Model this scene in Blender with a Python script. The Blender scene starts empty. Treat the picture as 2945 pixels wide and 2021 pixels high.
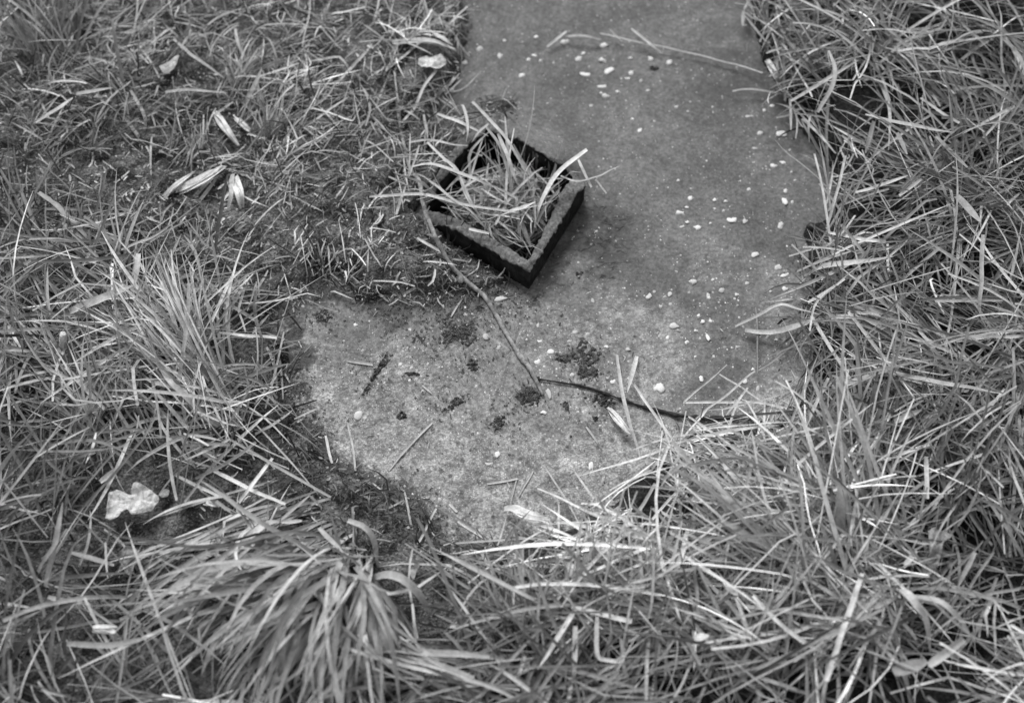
import bpy, bmesh, math
import numpy as np
from mathutils import Vector

scene = bpy.context.scene
COL = scene.collection
rng = np.random.default_rng(29)
R = math.radians

# ------------------------------------------------------------------ camera
TILT = R(30.0)          # away from straight down
DIST = 1.60             # metres to the middle of the view
FPX = 3868.0            # focal length in pixels of the 2945 px wide picture
CAM = np.array([0.0, -DIST * math.sin(TILT), DIST * math.cos(TILT)])
cam = bpy.data.cameras.new("Camera")
cam.sensor_width = 36.0
cam.lens = FPX / 2945.0 * 36.0
cam.clip_start = 0.05
cam.clip_end = 300.0
cam.dof.use_dof = True
cam.dof.focus_distance = 1.56
cam.dof.aperture_fstop = 2.5
cam_o = bpy.data.objects.new("Camera", cam)
cam_o.location = CAM
cam_o.rotation_euler = (TILT, 0, 0)
COL.objects.link(cam_o)
scene.camera = cam_o

# ------------------------------------------------------------------ sky and sun (overcast, black and white film)
SUN_EL, SUN_AZ = R(52), R(-22)      # azimuth from +Y towards +X
world = bpy.data.worlds.new("World")
scene.world = world
world.use_nodes = True
nt = world.node_tree
nt.nodes.clear()
sky = nt.nodes.new('ShaderNodeTexSky')
sky.sky_type = 'NISHITA'
sky.sun_disc = False
sky.sun_elevation = SUN_EL
sky.sun_rotation = SUN_AZ
bw = nt.nodes.new('ShaderNodeRGBToBW')
bg = nt.nodes.new('ShaderNodeBackground')
bg.inputs['Strength'].default_value = 0.15
wo = nt.nodes.new('ShaderNodeOutputWorld')
nt.links.new(sky.outputs[0], bw.inputs[0])
nt.links.new(bw.outputs[0], bg.inputs['Color'])
nt.links.new(bg.outputs[0], wo.inputs[0])
sun = bpy.data.lights.new("Sun", 'SUN')
sun.energy = 1.5
sun.angle = R(24)
sun_o = bpy.data.objects.new("Sun", sun)
d = Vector((math.sin(SUN_AZ) * math.cos(SUN_EL), math.cos(SUN_AZ) * math.cos(SUN_EL), math.sin(SUN_EL)))
sun_o.rotation_euler = (-d).to_track_quat('-Z', 'Y').to_euler()
COL.objects.link(sun_o)
scene.view_settings.view_transform = 'Standard'
scene.view_settings.look = 'None'
scene.view_settings.exposure = 0.95
scene.view_settings.gamma = 1.0

# ------------------------------------------------------------------ helpers
CR = {1: (0, 0, 1000 / 2279), 2: (1000, 0, 1000 / 2279), 3: (1945, 0, 1000 / 2279), 4: (0, 650, 1000 / 2279),
      5: (1000, 650, 1000 / 2279), 6: (1945, 650, 1000 / 2279), 7: (0, 1321, 1000 / 2279),
      8: (1000, 1321, 1000 / 2279), 9: (1945, 1321, 1000 / 2279), 'S': (1150, 300, 700 / 2030), 0: (0, 0, 1.0)}
ct, st = math.cos(TILT), math.sin(TILT)


def ground_at(px, py, h=0.0):
    """a place on the level h metres above the slab, from a spot in the photograph"""
    px = np.asarray(px, float); py = np.asarray(py, float); h = np.asarray(h, float)
    x = (px - 1472.5) / FPX
    y = -(py - 1010.5) / FPX
    dx, dy, dz = x, y * ct + st, y * st - ct
    s = (h - CAM[2]) / dz
    return np.stack(np.broadcast_arrays(CAM[0] + s * dx, CAM[1] + s * dy, h + 0 * s), -1)


def to_px(P):
    P = np.asarray(P, float) - CAM
    yc = P[..., 1] * ct + P[..., 2] * st
    zc = -P[..., 1] * st + P[..., 2] * ct
    return 1472.5 + FPX * P[..., 0] / -zc, 1010.5 - FPX * yc / -zc


def crop(c, x, y):
    o = CR[c]
    return o[0] + np.asarray(x, float) * o[2], o[1] + np.asarray(y, float) * o[2]


def hash3(i, j, k):
    i = i.astype(np.int64); j = j.astype(np.int64); k = k.astype(np.int64)
    n = (i * 374761393 + j * 668265263 + k * 2147483647 * 3 + 1442695) & 0x7fffffff
    n = ((n ^ (n >> 13)) * 1274126177) & 0x7fffffff
    n = ((n ^ (n >> 15)) * 668265263) & 0x7fffffff
    return ((n ^ (n >> 16)) & 0xffffff) / float(0xffffff)


def vnoise(P, scale, seed=0):
    P = np.asarray(P, float) * scale + seed * 17.31 + 1000.0
    i = np.floor(P); f = P - i
    f = f * f * (3 - 2 * f)
    out = 0
    for a in (0, 1):
        wa = f[..., 0] if a else 1 - f[..., 0]
        for b in (0, 1):
            wb = f[..., 1] if b else 1 - f[..., 1]
            for c in (0, 1):
                wc = f[..., 2] if c else 1 - f[..., 2]
                out = out + wa * wb * wc * hash3(i[..., 0] + a, i[..., 1] + b, i[..., 2] + c)
    return out * 2 - 1


def fbm(P, scale, seed=0, oct=4):
    o = 0; a = 1.0; t = 0
    for k in range(oct):
        o = o + a * vnoise(P, scale * 2 ** k, seed + k); t += a; a *= .5
    return o / t


def P3(x, y):
    return np.stack([x, y, np.zeros_like(x)], -1)


def poly_sd(X, Y, poly):
    """signed distance, positive outside"""
    poly = np.asarray(poly, float)
    n = len(poly)
    best = np.full(X.shape, 1e9)
    inside = np.zeros(X.shape, bool)
    for i in range(n):
        ax, ay = poly[i][:2]; bx, by = poly[(i + 1) % n][:2]
        ex, ey = bx - ax, by - ay
        t = np.clip(((X - ax) * ex + (Y - ay) * ey) / (ex * ex + ey * ey + 1e-12), 0, 1)
        best = np.minimum(best, (X - ax - t * ex) ** 2 + (Y - ay - t * ey) ** 2)
        c = ((ay > Y) != (by > Y)) & (X < (bx - ax) * (Y - ay) / (by - ay + 1e-12) + ax)
        inside ^= c
    dd = np.sqrt(best)
    return np.where(inside, -dd, dd)


def smooth(a, b, x):
    t = np.clip((x - a) / (b - a), 0, 1)
    return t * t * (3 - 2 * t)


def mesh_np(name, V, F, shade=None, smooth_f=True):
    V = np.asarray(V, np.float32); F = np.asarray(F, np.int32)
    me = bpy.data.meshes.new(name)
    k = F.shape[1]
    me.vertices.add(len(V)); me.vertices.foreach_set('co', V.ravel())
    me.loops.add(F.size); me.loops.foreach_set('vertex_index', F.ravel())
    me.polygons.add(len(F))
    me.polygons.foreach_set('loop_start', np.arange(len(F), dtype=np.int32) * k)
    if smooth_f:
        me.polygons.foreach_set('use_smooth', np.ones(len(F), bool))
    me.update(calc_edges=True)
    if shade is not None:
        at = me.attributes.new('tone', 'FLOAT', 'POINT')
        at.data.foreach_set('value', np.asarray(shade, np.float32))
    me.validate()
    return me


def link(name, me, mat, parent=None):
    o = bpy.data.objects.new(name, me)
    COL.objects.link(o)
    if mat is not None and len(me.materials) == 0:
        me.materials.append(mat)
    if parent is not None:
        o.parent = parent
    return o


def tag(o, label=None, cat=None, group=None, kind=None):
    if label: o['label'] = label
    if cat: o['category'] = cat
    if group: o['group'] = group
    if kind: o['kind'] = kind
    return o


# ------------------------------------------------------------------ materials (all neutral greys)
class M:
    def __init__(s, name):
        s.m = bpy.data.materials.new(name); s.m.use_nodes = True
        s.t = s.m.node_tree; s.t.nodes.clear()
        s.out = s.t.nodes.new('ShaderNodeOutputMaterial')
        s.b = s.t.nodes.new('ShaderNodeBsdfPrincipled')
        s.t.links.new(s.b.outputs[0], s.out.inputs[0])
        s.tc = s.t.nodes.new('ShaderNodeTexCoord')

    def n(s, typ, **kw):
        nd = s.t.nodes.new(typ)
        for k, v in kw.items():
            setattr(nd, k, v)
        return nd

    def L(s, a, b): s.t.links.new(a, b)

    def noise(s, scale, detail=5, rough=.6, dist=0.0, co=None):
        nd = s.n('ShaderNodeTexNoise')
        nd.inputs['Scale'].default_value = scale; nd.inputs['Detail'].default_value = detail
        nd.inputs['Roughness'].default_value = rough; nd.inputs['Distortion'].default_value = dist
        s.L(co or s.tc.outputs['Object'], nd.inputs['Vector'])
        return nd.outputs['Fac']

    def voro(s, scale, feature='F1', co=None, rnd=1.0):
        nd = s.n('ShaderNodeTexVoronoi', feature=feature)
        nd.inputs['Scale'].default_value = scale
        nd.inputs['Randomness'].default_value = rnd
        s.L(co or s.tc.outputs['Object'], nd.inputs['Vector'])
        return nd

    def ramp(s, f, a, b, va=0.0, vb=1.0, interp='SMOOTHSTEP'):
        nd = s.n('ShaderNodeMapRange', interpolation_type=interp)
        for i, v in zip((1, 2, 3, 4), (a, b, va, vb)): nd.inputs[i].default_value = v
        s.L(f, nd.inputs[0]); return nd.outputs[0]

    def math(s, op, a, b=None):
        nd = s.n('ShaderNodeMath', operation=op)
        for i, v in enumerate((a, b)):
            if v is None: continue
            if isinstance(v, (int, float)): nd.inputs[i].default_value = v
            else: s.L(v, nd.inputs[i])
        return nd.outputs[0]

    def mix(s, f, a, b):
        nd = s.n('ShaderNodeMix', data_type='FLOAT')
        for i, v in zip((0, 2, 3), (f, a, b)):
            if isinstance(v, (int, float)): nd.inputs[i].default_value = v
            else: s.L(v, nd.inputs[i])
        return nd.outputs[0]

    def color(s, v):
        if isinstance(v, (int, float)): s.b.inputs['Base Color'].default_value = (v, v, v, 1)
        else: s.L(v, s.b.inputs['Base Color'])

    def bump(s, h, strength=.5, dist=.002):
        nd = s.n('ShaderNodeBump'); nd.inputs['Strength'].default_value = strength
        nd.inputs['Distance'].default_value = dist
        s.L(h, nd.inputs['Height']); s.L(nd.outputs[0], s.b.inputs['Normal'])

    def rough(s, r, spec=.3):
        s.b.inputs['Roughness'].default_value = r
        s.b.inputs['Specular IOR Level'].default_value = spec

    def attr(s, name):
        nd = s.n('ShaderNodeAttribute', attribute_name=name)
        return nd.outputs['Fac']


def blade_material(name, gain=1.0, transl=.25):
    m = M(name)
    t = m.attr('tone')
    n1 = m.noise(60, 3, .6)
    n2 = m.noise(420, 2, .5)
    f = m.math('MULTIPLY', m.ramp(n1, .25, .75, .72, 1.22), m.ramp(n2, .25, .75, .85, 1.12))
    c = m.math('MULTIPLY', m.math('MULTIPLY', t, f), gain)
    m.color(c); m.rough(.55, .35)
    tr = m.n('ShaderNodeBsdfTranslucent'); m.L(c, tr.inputs['Color'])
    mx = m.n('ShaderNodeMixShader'); mx.inputs[0].default_value = transl
    m.L(m.b.outputs[0], mx.inputs[1]); m.L(tr.outputs[0], mx.inputs[2]); m.L(mx.outputs[0], m.out.inputs[0])
    return m.m


MAT_GRASS = blade_material("grass_blades")
MAT_STRAW = blade_material("dry_straw", 1.0, .12)

# soil
m = M("dark_soil")
c1 = m.noise(30, 6, .65); c2 = m.noise(260, 5, .7); c3 = m.voro(330).outputs['Distance']
col = m.math('MULTIPLY', m.ramp(c1, .34, .66, .014, .135), m.ramp(c2, .32, .68, .4, 2.1))
sx = m.n('ShaderNodeSeparateXYZ'); m.L(m.tc.outputs['Object'], sx.inputs[0])
side = m.ramp(m.math('ADD', sx.outputs['X'], m.ramp(m.noise(8), 0, 1, -.12, .12)), -.12, .12, 1.15, .24)  # different soil on the right, toned darker to deepen shade in grass gaps
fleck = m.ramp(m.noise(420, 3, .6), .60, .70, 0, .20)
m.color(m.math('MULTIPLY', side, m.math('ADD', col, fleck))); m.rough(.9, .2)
m.bump(m.math('ADD', c2, m.math('MULTIPLY', c3, -.6)), .9, .006)
MAT_SOIL = m.m

# slab
m = M("old_concrete")
sep = m.n('ShaderNodeSeparateXYZ'); m.L(m.tc.outputs['Object'], sep.inputs[0])
warp = m.noise(6, 5, .6)
yy = m.math('ADD', sep.outputs['Y'], m.ramp(warp, 0, 1, -.28, .28))
worn = m.ramp(yy, .16, -.20, 0, 1)                     # worn granular low part against the smooth skin above
big = m.noise(9, 5, .6); med = m.noise(45, 5, .65); fine = m.noise(420, 4, .7); gr = m.noise(900, 2, .6)
base = m.mix(worn, .130, .325)
base = m.math('MULTIPLY', base, m.ramp(big, .3, .7, .74, 1.20))
base = m.math('MULTIPLY', base, m.mix(worn, m.ramp(med, .28, .72, .88, 1.12), m.ramp(med, .30, .70, .66, 1.28)))
g1 = m.mix(worn, .13, .60)
gmul = m.math('ADD', 1.0, m.math('MULTIPLY', m.ramp(fine, .25, .75, -1, 1, 'LINEAR'), g1))
base = m.math('MULTIPLY', base, gmul)
mid = m.noise(150, 4, .7)
base = m.math('MULTIPLY', base, m.mix(worn, m.ramp(mid, .3, .7, .92, 1.08), m.ramp(mid, .3, .7, .70, 1.26)))
# pale grains of the aggregate, dense where the skin has worn off
v = m.voro(210)
gs = m.ramp(v.outputs['Distance'], .30, .16, 0, 1)
sc = m.n('ShaderNodeSeparateColor'); m.L(v.outputs['Color'], sc.inputs[0])
clus = m.ramp(m.noise(22, 4, .6), .42, .68, 0, 1)
thr = m.math('SUBTRACT', .985, m.math('MULTIPLY', m.mix(worn, .16, .50), clus))
on = m.math('GREATER_THAN', sc.outputs[0], thr)
sp = m.math('MULTIPLY', gs, on)
base = m.mix(sp, base, m.mix(sc.outputs[1], .34, .60))
v2 = m.voro(420)
gs2 = m.ramp(v2.outputs['Distance'], .32, .2, 0, 1)
sc2 = m.n('ShaderNodeSeparateColor'); m.L(v2.outputs['Color'], sc2.inputs[0])
on2 = m.math('GREATER_THAN', sc2.outputs[0], m.mix(worn, .97, .74))
base = m.mix(m.math('MULTIPLY', gs2, on2), base, .54)
# dark grains and pits
v3 = m.voro(120); sc3 = m.n('ShaderNodeSeparateColor'); m.L(v3.outputs['Color'], sc3.inputs[0])
pit = m.math('MULTIPLY', m.ramp(v3.outputs['Distance'], .42, .2, 0, 1), m.math('GREATER_THAN', sc3.outputs[2], .93))
pit = m.math('MULTIPLY', pit, m.mix(worn, .25, .75))
base = m.mix(pit, base, .07)
pr = m.noise(260, 3, .65)
skin = m.math('MULTIPLY', m.ramp(pr, .36, .64, .80, 1.20), m.ramp(m.noise(75, 6, .75), .34, .66, .87, 1.13))
base = m.math('MULTIPLY', base, skin)
vp = m.voro(170); scp = m.n('ShaderNodeSeparateColor'); m.L(vp.outputs['Color'], scp.inputs[0])
pin = m.math('MULTIPLY', m.ramp(vp.outputs['Distance'], .30, .14, 0, 1), m.math('GREATER_THAN', scp.outputs[1], .94))
base = m.mix(m.math('MULTIPLY', pin, .55), base, .045)
ws = m.n('ShaderNodeMapping'); m.L(m.tc.outputs['Object'], ws.inputs['Vector']); ws.inputs['Rotation'].default_value = (0, 0, R(33)); ws.inputs['Scale'].default_value = (9, 150, 1)
scr = m.ramp(m.noise(1.0, 4, .6, .4, ws.outputs[0]), .60, .72, 0, .35)
base = m.mix(scr, base, .06)
# mud smeared from the banks, thinning out over the slab
mu = m.math('ADD', m.attr('mud'), m.ramp(m.noise(48, 7, .75), .2, .8, -.55, .55))
base = m.mix(m.math('MULTIPLY', m.ramp(mu, .36, .80, 0, 1), .88), base, m.ramp(m.noise(230, 4, .7), .3, .7, .025, .085))
# dried mud stains
stn = m.math('MULTIPLY', m.ramp(m.noise(14, 7, .72, .6), .60, .70, 0, 1), m.mix(worn, .35, .6))
base = m.mix(stn, base, .085)
# wet mud on the far right part
dm = m.n('ShaderNodeVectorMath', operation='DISTANCE'); m.L(m.tc.outputs['Object'], dm.inputs[0])
dm.inputs[1].default_value = tuple(ground_at(2190, 190))
mud = m.math('MULTIPLY', m.ramp(dm.outputs['Value'], .13, .03, 0, 1), m.ramp(m.noise(24, 6, .7), .36, .60, 0, 1))
base = m.mix(m.math('MULTIPLY', mud, .55), base, .05)
# fine wandering cracks beside the sleeve
wob = m.n('ShaderNodeVectorMath', operation='MULTIPLY_ADD')
nz = m.n('ShaderNodeTexNoise'); nz.inputs['Scale'].default_value = 40; nz.inputs['Detail'].default_value = 3
m.L(m.tc.outputs['Object'], nz.inputs['Vector'])
m.L(nz.outputs['Color'], wob.inputs[0]); wob.inputs[1].default_value = (.03, .03, 0); m.L(m.tc.outputs['Object'], wob.inputs[2])
mp_ = m.n('ShaderNodeMapping'); m.L(wob.outputs[0], mp_.inputs['Vector'])
mp_.inputs['Rotation'].default_value = (0, 0, R(-62)); mp_.inputs['Scale'].default_value = (.42, 1.25, 1)
vc = m.voro(60, 'DISTANCE_TO_EDGE', mp_.outputs[0])
crk = m.math('MULTIPLY', m.ramp(vc.outputs['Distance'], .085, .01, 0, 1), m.ramp(m.noise(130, 3, .6), .42, .56, 0, 1))
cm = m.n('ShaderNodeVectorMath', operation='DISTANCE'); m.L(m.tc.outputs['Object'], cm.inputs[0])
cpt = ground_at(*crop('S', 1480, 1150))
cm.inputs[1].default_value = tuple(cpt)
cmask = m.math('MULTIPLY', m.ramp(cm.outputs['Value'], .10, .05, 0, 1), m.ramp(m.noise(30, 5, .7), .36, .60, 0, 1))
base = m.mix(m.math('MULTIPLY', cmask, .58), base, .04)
crkm = m.math('MULTIPLY', crk, cmask)
base = m.mix(m.math('MULTIPLY', crkm, .85), base, .03)
m.color(base); m.rough(.85, .25)
hh = m.math('ADD', m.math('MULTIPLY', fine, m.mix(worn, .35, 1.3)), m.math('MULTIPLY', med, .9))
hh = m.math('ADD', hh, m.math('MULTIPLY', gr, .3))
hh = m.math('SUBTRACT', hh, m.math('MULTIPLY', crkm, .8))
m.bump(hh, .7, .0032)
MAT_SLAB = m.m

m = M("sleeve_rim")
a = m.noise(38, 5, .65); b_ = m.noise(300, 4, .7)
m.color(m.math('MULTIPLY', m.ramp(a, .3, .7, .085, .17), m.ramp(b_, .3, .7, .6, 1.35)))
m.rough(.9, .2); m.bump(m.math('ADD', a, b_), .6, .003); MAT_RIM = m.m
m = M("sleeve_sides")  # near-black colour for outer and inner faces of the sleeve walls
a = m.noise(90, 5, .65)
b_ = m.noise(25, 4, .6); m.color(m.math('MULTIPLY', m.ramp(a, .3, .7, .006, .022), m.ramp(b_, .3, .7, .6, 1.7))); m.rough(.9, .1); m.bump(a, .8, .004); MAT_SIDES = m.m

m = M("white_stone")
a = m.noise(300, 4, .6)
oi = m.n('ShaderNodeObjectInfo')
m.color(m.math('MULTIPLY', m.ramp(a, .3, .7, .50, .66), m.ramp(oi.outputs['Random'], 0, 1, .72, 1.12))); m.rough(.7, .3); m.bump(a, .3, .001); MAT_STONE = m.m
m = M("black_stone")
a = m.noise(300, 4, .6); m.color(m.ramp(a, .3, .7, .008, .03)); m.rough(.7, .3); MAT_BLACK = m.m
m = M("dark_moss")
a = m.noise(170, 6, .7); b_ = m.noise(700, 3, .6)
m.color(m.math('MULTIPLY', m.ramp(a, .3, .7, .045, .15), m.ramp(b_, .3, .7, .6, 1.6))); m.rough(1, .1)
m.bump(m.math('ADD', a, b_), 1.0, .004); MAT_MOSS = m.m
m = M("pale_twig")
a = m.noise(120, 5, .7); b_ = m.noise(30, 3, .6)
m.color(m.math('MULTIPLY', m.ramp(a, .3, .7, .10, .34), m.ramp(b_, .3, .7, .7, 1.25))); m.rough(.8, .2); m.bump(a, .7, .002); MAT_TWIG = m.m
m = M("dark_stem")
a = m.noise(120, 5, .7); m.color(m.ramp(a, .3, .7, .012, .045)); m.rough(.8, .2); m.bump(a, .7, .002); MAT_STEM = m.m
m = M("dull_leaf")
a = m.noise(60, 6, .7); b_ = m.noise(300, 4, .6)
m.color(m.math('MULTIPLY', m.ramp(a, .32, .68, .10, .36), m.ramp(b_, .25, .75, .7, 1.2))); m.rough(.8, .2); m.bump(m.math('ADD', a, b_), .9, .003); MAT_DULL = m.m
m = M("dead_leaf")
a = m.noise(40, 5, .65); b_ = m.noise(300, 4, .6)
sp_ = m.voro(90, 'DISTANCE_TO_EDGE'); vein = m.ramp(sp_.outputs['Distance'], .0, .06, .72, 1)
spot = m.ramp(m.noise(130, 4, .7), .60, .70, 1, .68)
m.color(m.math('MULTIPLY', m.math('MULTIPLY', vein, spot), m.math('MULTIPLY', m.ramp(a, .3, .7, .36, .68), m.ramp(b_, .25, .75, .72, 1.14)))); m.rough(.75, .2); m.bump(m.math('ADD', a, b_), .8, .003); MAT_LEAF = m.m

# ------------------------------------------------------------------ slab outline, ground heights
SLAB_PX = [(1330, -40), (1345, 60), (1330, 130), (1300, 230), (1235, 320), (1255, 350), (1330, 335), (1400, 290),
           (1475, 290), (1470, 350), (1420, 420), (1340, 600), (1480, 790), (1440, 830), (1300, 850), (1240, 870), (1150, 845), (1060, 860),
           (960, 830), (870, 850), (800, 890), (790, 950), (850, 970), (860, 1050), (815, 1080), (812, 1140), (850, 1190),
           (880, 1250), (930, 1310), (1000, 1370), (1075, 1400), (1180, 1440), (1215, 1490), (1245, 1560), (1290, 1590),
           (1330, 1570), (1420, 1590), (1450, 1640), (1500, 1560), (1600, 1545), (1680, 1500), (1790, 1440), (1830, 1370), (1880, 1310),
           (1990, 1250), (2110, 1230), (2230, 1200), (2290, 1130), (2320, 1040), (2330, 960), (2290, 900), (2350, 840),
           (2330, 770), (2310, 680), (2330, 640), (2390, 610), (2400, 540), (2370, 460), (2310, 370), (2260, 300),
           (2215, 230), (2180, 150), (2160, 60), (2150, -40), (2000, -110), (1500, -110)]
SLAB = ground_at([p[0] for p in SLAB_PX], [p[1] for p in SLAB_PX])[:, :2]
RIM = .036


def qpts(lst, h):
    x, y = crop('S', [p[0] for p in lst], [p[1] for p in lst])
    return ground_at(x, y, h)


# corners of the sleeve: top, right, bottom, left
Q_OUT = qpts([(690, 80), (1550, 640), (1080, 1395), (85, 815)], RIM)
Q_IN = qpts([(728, 165), (1462, 520), (1072, 1302), (200, 760)], RIM)
Q_MID = (Q_OUT + Q_IN) / 2


def slab_z(X, Y):
    p = P3(X, Y)
    dip = np.clip(poly_sd(X, Y, Q_OUT), 0, 1)
    a, b = Q_OUT[0], Q_OUT[1]
    e = (b - a)[:2]; ln = np.hypot(*e); e = e / ln; nn = np.array([-e[1], e[0]])
    if np.dot(nn, (Q_OUT[3] - a)[:2]) > 0: nn = -nn
    along = ((X - a[0]) * e[0] + (Y - a[1]) * e[1]) / ln; off = (X - a[0]) * nn[0] + (Y - a[1]) * nn[1]
    heap = (RIM - .004) * smooth(-.25, .15, along) * (1 - smooth(.62, 1.02, along)) * (1 - smooth(.004, .075, off)) * smooth(-.03, 0, off)
    return .006 * fbm(p, 5, 3, 3) + .0012 * fbm(p, 40, 5, 3) - .004 * np.exp(-dip / .03) * (1 - smooth(-.02, .01, off)) + heap


def soil_z(X, Y):
    p = P3(X, Y)
    lw = .35 + .65 * (1 - smooth(-.12, .02, X))
    sd = poly_sd(X, Y, SLAB) + lw * (.030 * fbm(p, 20, 9, 3) + .014 * fbm(p, 110, 10, 3))
    z = -.032 + .038 * smooth(-.028, .014, sd) + .006 * smooth(.0, .04, sd)
    z = z + smooth(0, .05, sd) * (.010 + .014 * fbm(p, 7, 21, 3)) + .004 * fbm(p, 60, 13, 4)
    z = z + .010 * smooth(.2, .8, sd)
    ins = poly_sd(X, Y, Q_MID)
    z = np.where(ins < .0, -.055 + .010 * fbm(p, 40, 31, 3), z)
    nr = poly_sd(X, Y, Q_OUT)
    z = np.where((nr < .004) & (ins >= 0), -.05, z)
    lc = np.hypot(X - Q_OUT[3][0], Y - Q_OUT[3][1])
    bank = RIM * 1.0 * (1 - smooth(.02, .10, lc)) + .028 * (1 - smooth(.0, .05, np.hypot(X - (Q_OUT[0][0] + Q_OUT[3][0]) / 2, Y - (Q_OUT[0][1] + Q_OUT[3][1]) / 2)))
    z = np.where((nr >= .004) & (nr < .05), np.minimum(z, .004 + .2 * (nr - .004)), z)
    z = np.where(nr >= .002, np.maximum(z, np.minimum(bank, RIM + .002) + .006 * fbm(p, 60, 13, 4) - .010), z)
    return z


# soil: a fine grid round the view, out to the horizon in wide rings
x0, x1, y0, y1 = -1.05, 1.05, -.85, 1.0
STEP = .004
gx = np.arange(x0, x1 + 1e-6, STEP); gy = np.arange(y0, y1 + 1e-6, STEP)
GX, GY = np.meshgrid(gx, gy)
GZ = soil_z(GX, GY)
nx, ny = len(gx), len(gy)
idx = np.arange(nx * ny).reshape(ny, nx)
Fs = np.stack([idx[:-1, :-1], idx[:-1, 1:], idx[1:, 1:], idx[1:, :-1]], -1).reshape(-1, 4)
Vs = np.stack([GX, GY, GZ], -1).reshape(-1, 3)
ring = np.concatenate([idx[0, :], idx[1:, -1], idx[-1, -2::-1], idx[-2:0:-1, 0]])
Vl = [Vs]; Fl = [Fs]; prev = ring; nv = len(Vs)
for k in (1.15, 1.5, 2.2, 4, 9, 25, 80):
    q = Vs[ring].copy(); q[:, :2] *= k; q[:, 2] = .02 if k > 1.2 else q[:, 2]
    cur = np.arange(len(ring)) + nv; nv += len(ring)
    Vl.append(q)
    Fl.append(np.stack([prev, cur, np.roll(cur, -1), np.roll(prev, -1)], -1)); prev = cur
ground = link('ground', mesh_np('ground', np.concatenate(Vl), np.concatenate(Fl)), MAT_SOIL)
tag(ground, 'dark soil under the grass around the concrete slab', 'ground', kind='structure')

# slab
SD = poly_sd(GX, GY, SLAB)
SM = poly_sd(GX, GY, Q_MID)
SZ = slab_z(GX, GY)
cs = (SD[:-1, :-1] + SD[1:, 1:]) / 2; cm_ = (SM[:-1, :-1] + SM[1:, 1:]) / 2
# the slab also runs on under the mud left of the sleeve, so fill that bay
BAY = ground_at([1250, 1500, 1500, 1300, 1000, 900, 1100], [330, 300, 850, 900, 870, 800, 480])[:, :2]
SB = poly_sd(GX, GY, BAY); cb = (SB[:-1, :-1] + SB[1:, 1:]) / 2
keep = ((np.minimum(cs, cb) < .05) & (cm_ > 0)).ravel()
bm = bmesh.new()
Fk = Fs[keep]; used = np.unique(Fk)
rem = np.full(nx * ny, -1); rem[used] = np.arange(len(used))
Vk = np.stack([GX, GY, SZ], -1).reshape(-1, 3)[used]
me = mesh_np('concrete_slab', Vk, rem[Fk])
bm.from_mesh(me)
be = [e for e in bm.edges if e.is_boundary]
r = bmesh.ops.extrude_edge_only(bm, edges=be)
bmesh.ops.translate(bm, verts=[g for g in r['geom'] if isinstance(g, bmesh.types.BMVert)], vec=(0, 0, -.09))
bm.to_mesh(me); bm.free()
for p in me.polygons: p.use_smooth = True
vco = np.zeros(len(me.vertices) * 3, np.float32); me.vertices.foreach_get('co', vco); vco = vco.reshape(-1, 3)
px_, py_ = to_px(vco)
dd = -np.minimum(poly_sd(vco[:, 0], vco[:, 1], SLAB), 0)
wl = np.clip(1.15 - smooth(1250, 1700, px_) * .75, .2, 1.2) * smooth(380, 760, py_) + .25
mudv = wl * (1 - smooth(.0, .045, dd)) * .62
for a_, b_, r_, k_ in ((1150, 870, 170, .75), (1340, 870, 120, .75), (880, 880, 100, .45), (1290, 960, 110, .5), (1340, 1050, 90, .35), (1520, 860, 70, .5),
                       (1660, 1010, 90, .35), (1180, 1480, 120, .5), (1120, 1010, 90, .25),
                       (1660, 1035, 85, .62), (1315, 960, 90, .6), (1352, 1047, 45, .55), (1515, 1135, 65, .6), (1300, 1160, 55, .5), (1425, 1217, 50, .5), (1080, 1085, 70, .4), (1740, 1150, 90, .5), (1480, 1000, 60, .3), (740, 895, 60, .5), (920, 915, 45, .45)):
    mudv = np.maximum(mudv, k_ * (1 - smooth(.25, 1.0, np.hypot(px_ - a_, (py_ - b_) * 1.25) / r_)))
at = me.attributes.new('mud', 'FLOAT', 'POINT'); at.data.foreach_set('value', mudv.astype(np.float32))
slab = link('concrete_slab', me, MAT_SLAB)
tag(slab, 'weathered grey concrete slab flecked with white, edges lost under grass', 'slab')

# level of whatever lies at a place, used to rest things on it
covered = (np.minimum(SD, SB) < .05) & (SM > 0)
FLOOR = np.where(covered, np.maximum(SZ, GZ), GZ)
SO = poly_sd(GX, GY, Q_OUT); SI = poly_sd(GX, GY, Q_IN)
FLOOR = np.where((SO < 0) & (SI > 0), RIM, FLOOR)


def floor_z(x, y):
    i = np.clip(((np.asarray(x) - x0) / STEP), 0, nx - 1.001); j = np.clip(((np.asarray(y) - y0) / STEP), 0, ny - 1.001)
    return FLOOR[np.rint(j).astype(int), np.rint(i).astype(int)]


def slab_floor(x, y):
    """level of the ground with the sleeve left out"""
    i = np.clip(((np.asarray(x) - x0) / STEP), 0, nx - 1.001); j = np.clip(((np.asarray(y) - y0) / STEP), 0, ny - 1.001)
    return np.maximum(SZ, GZ)[np.rint(j).astype(int), np.rint(i).astype(int)]


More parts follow.
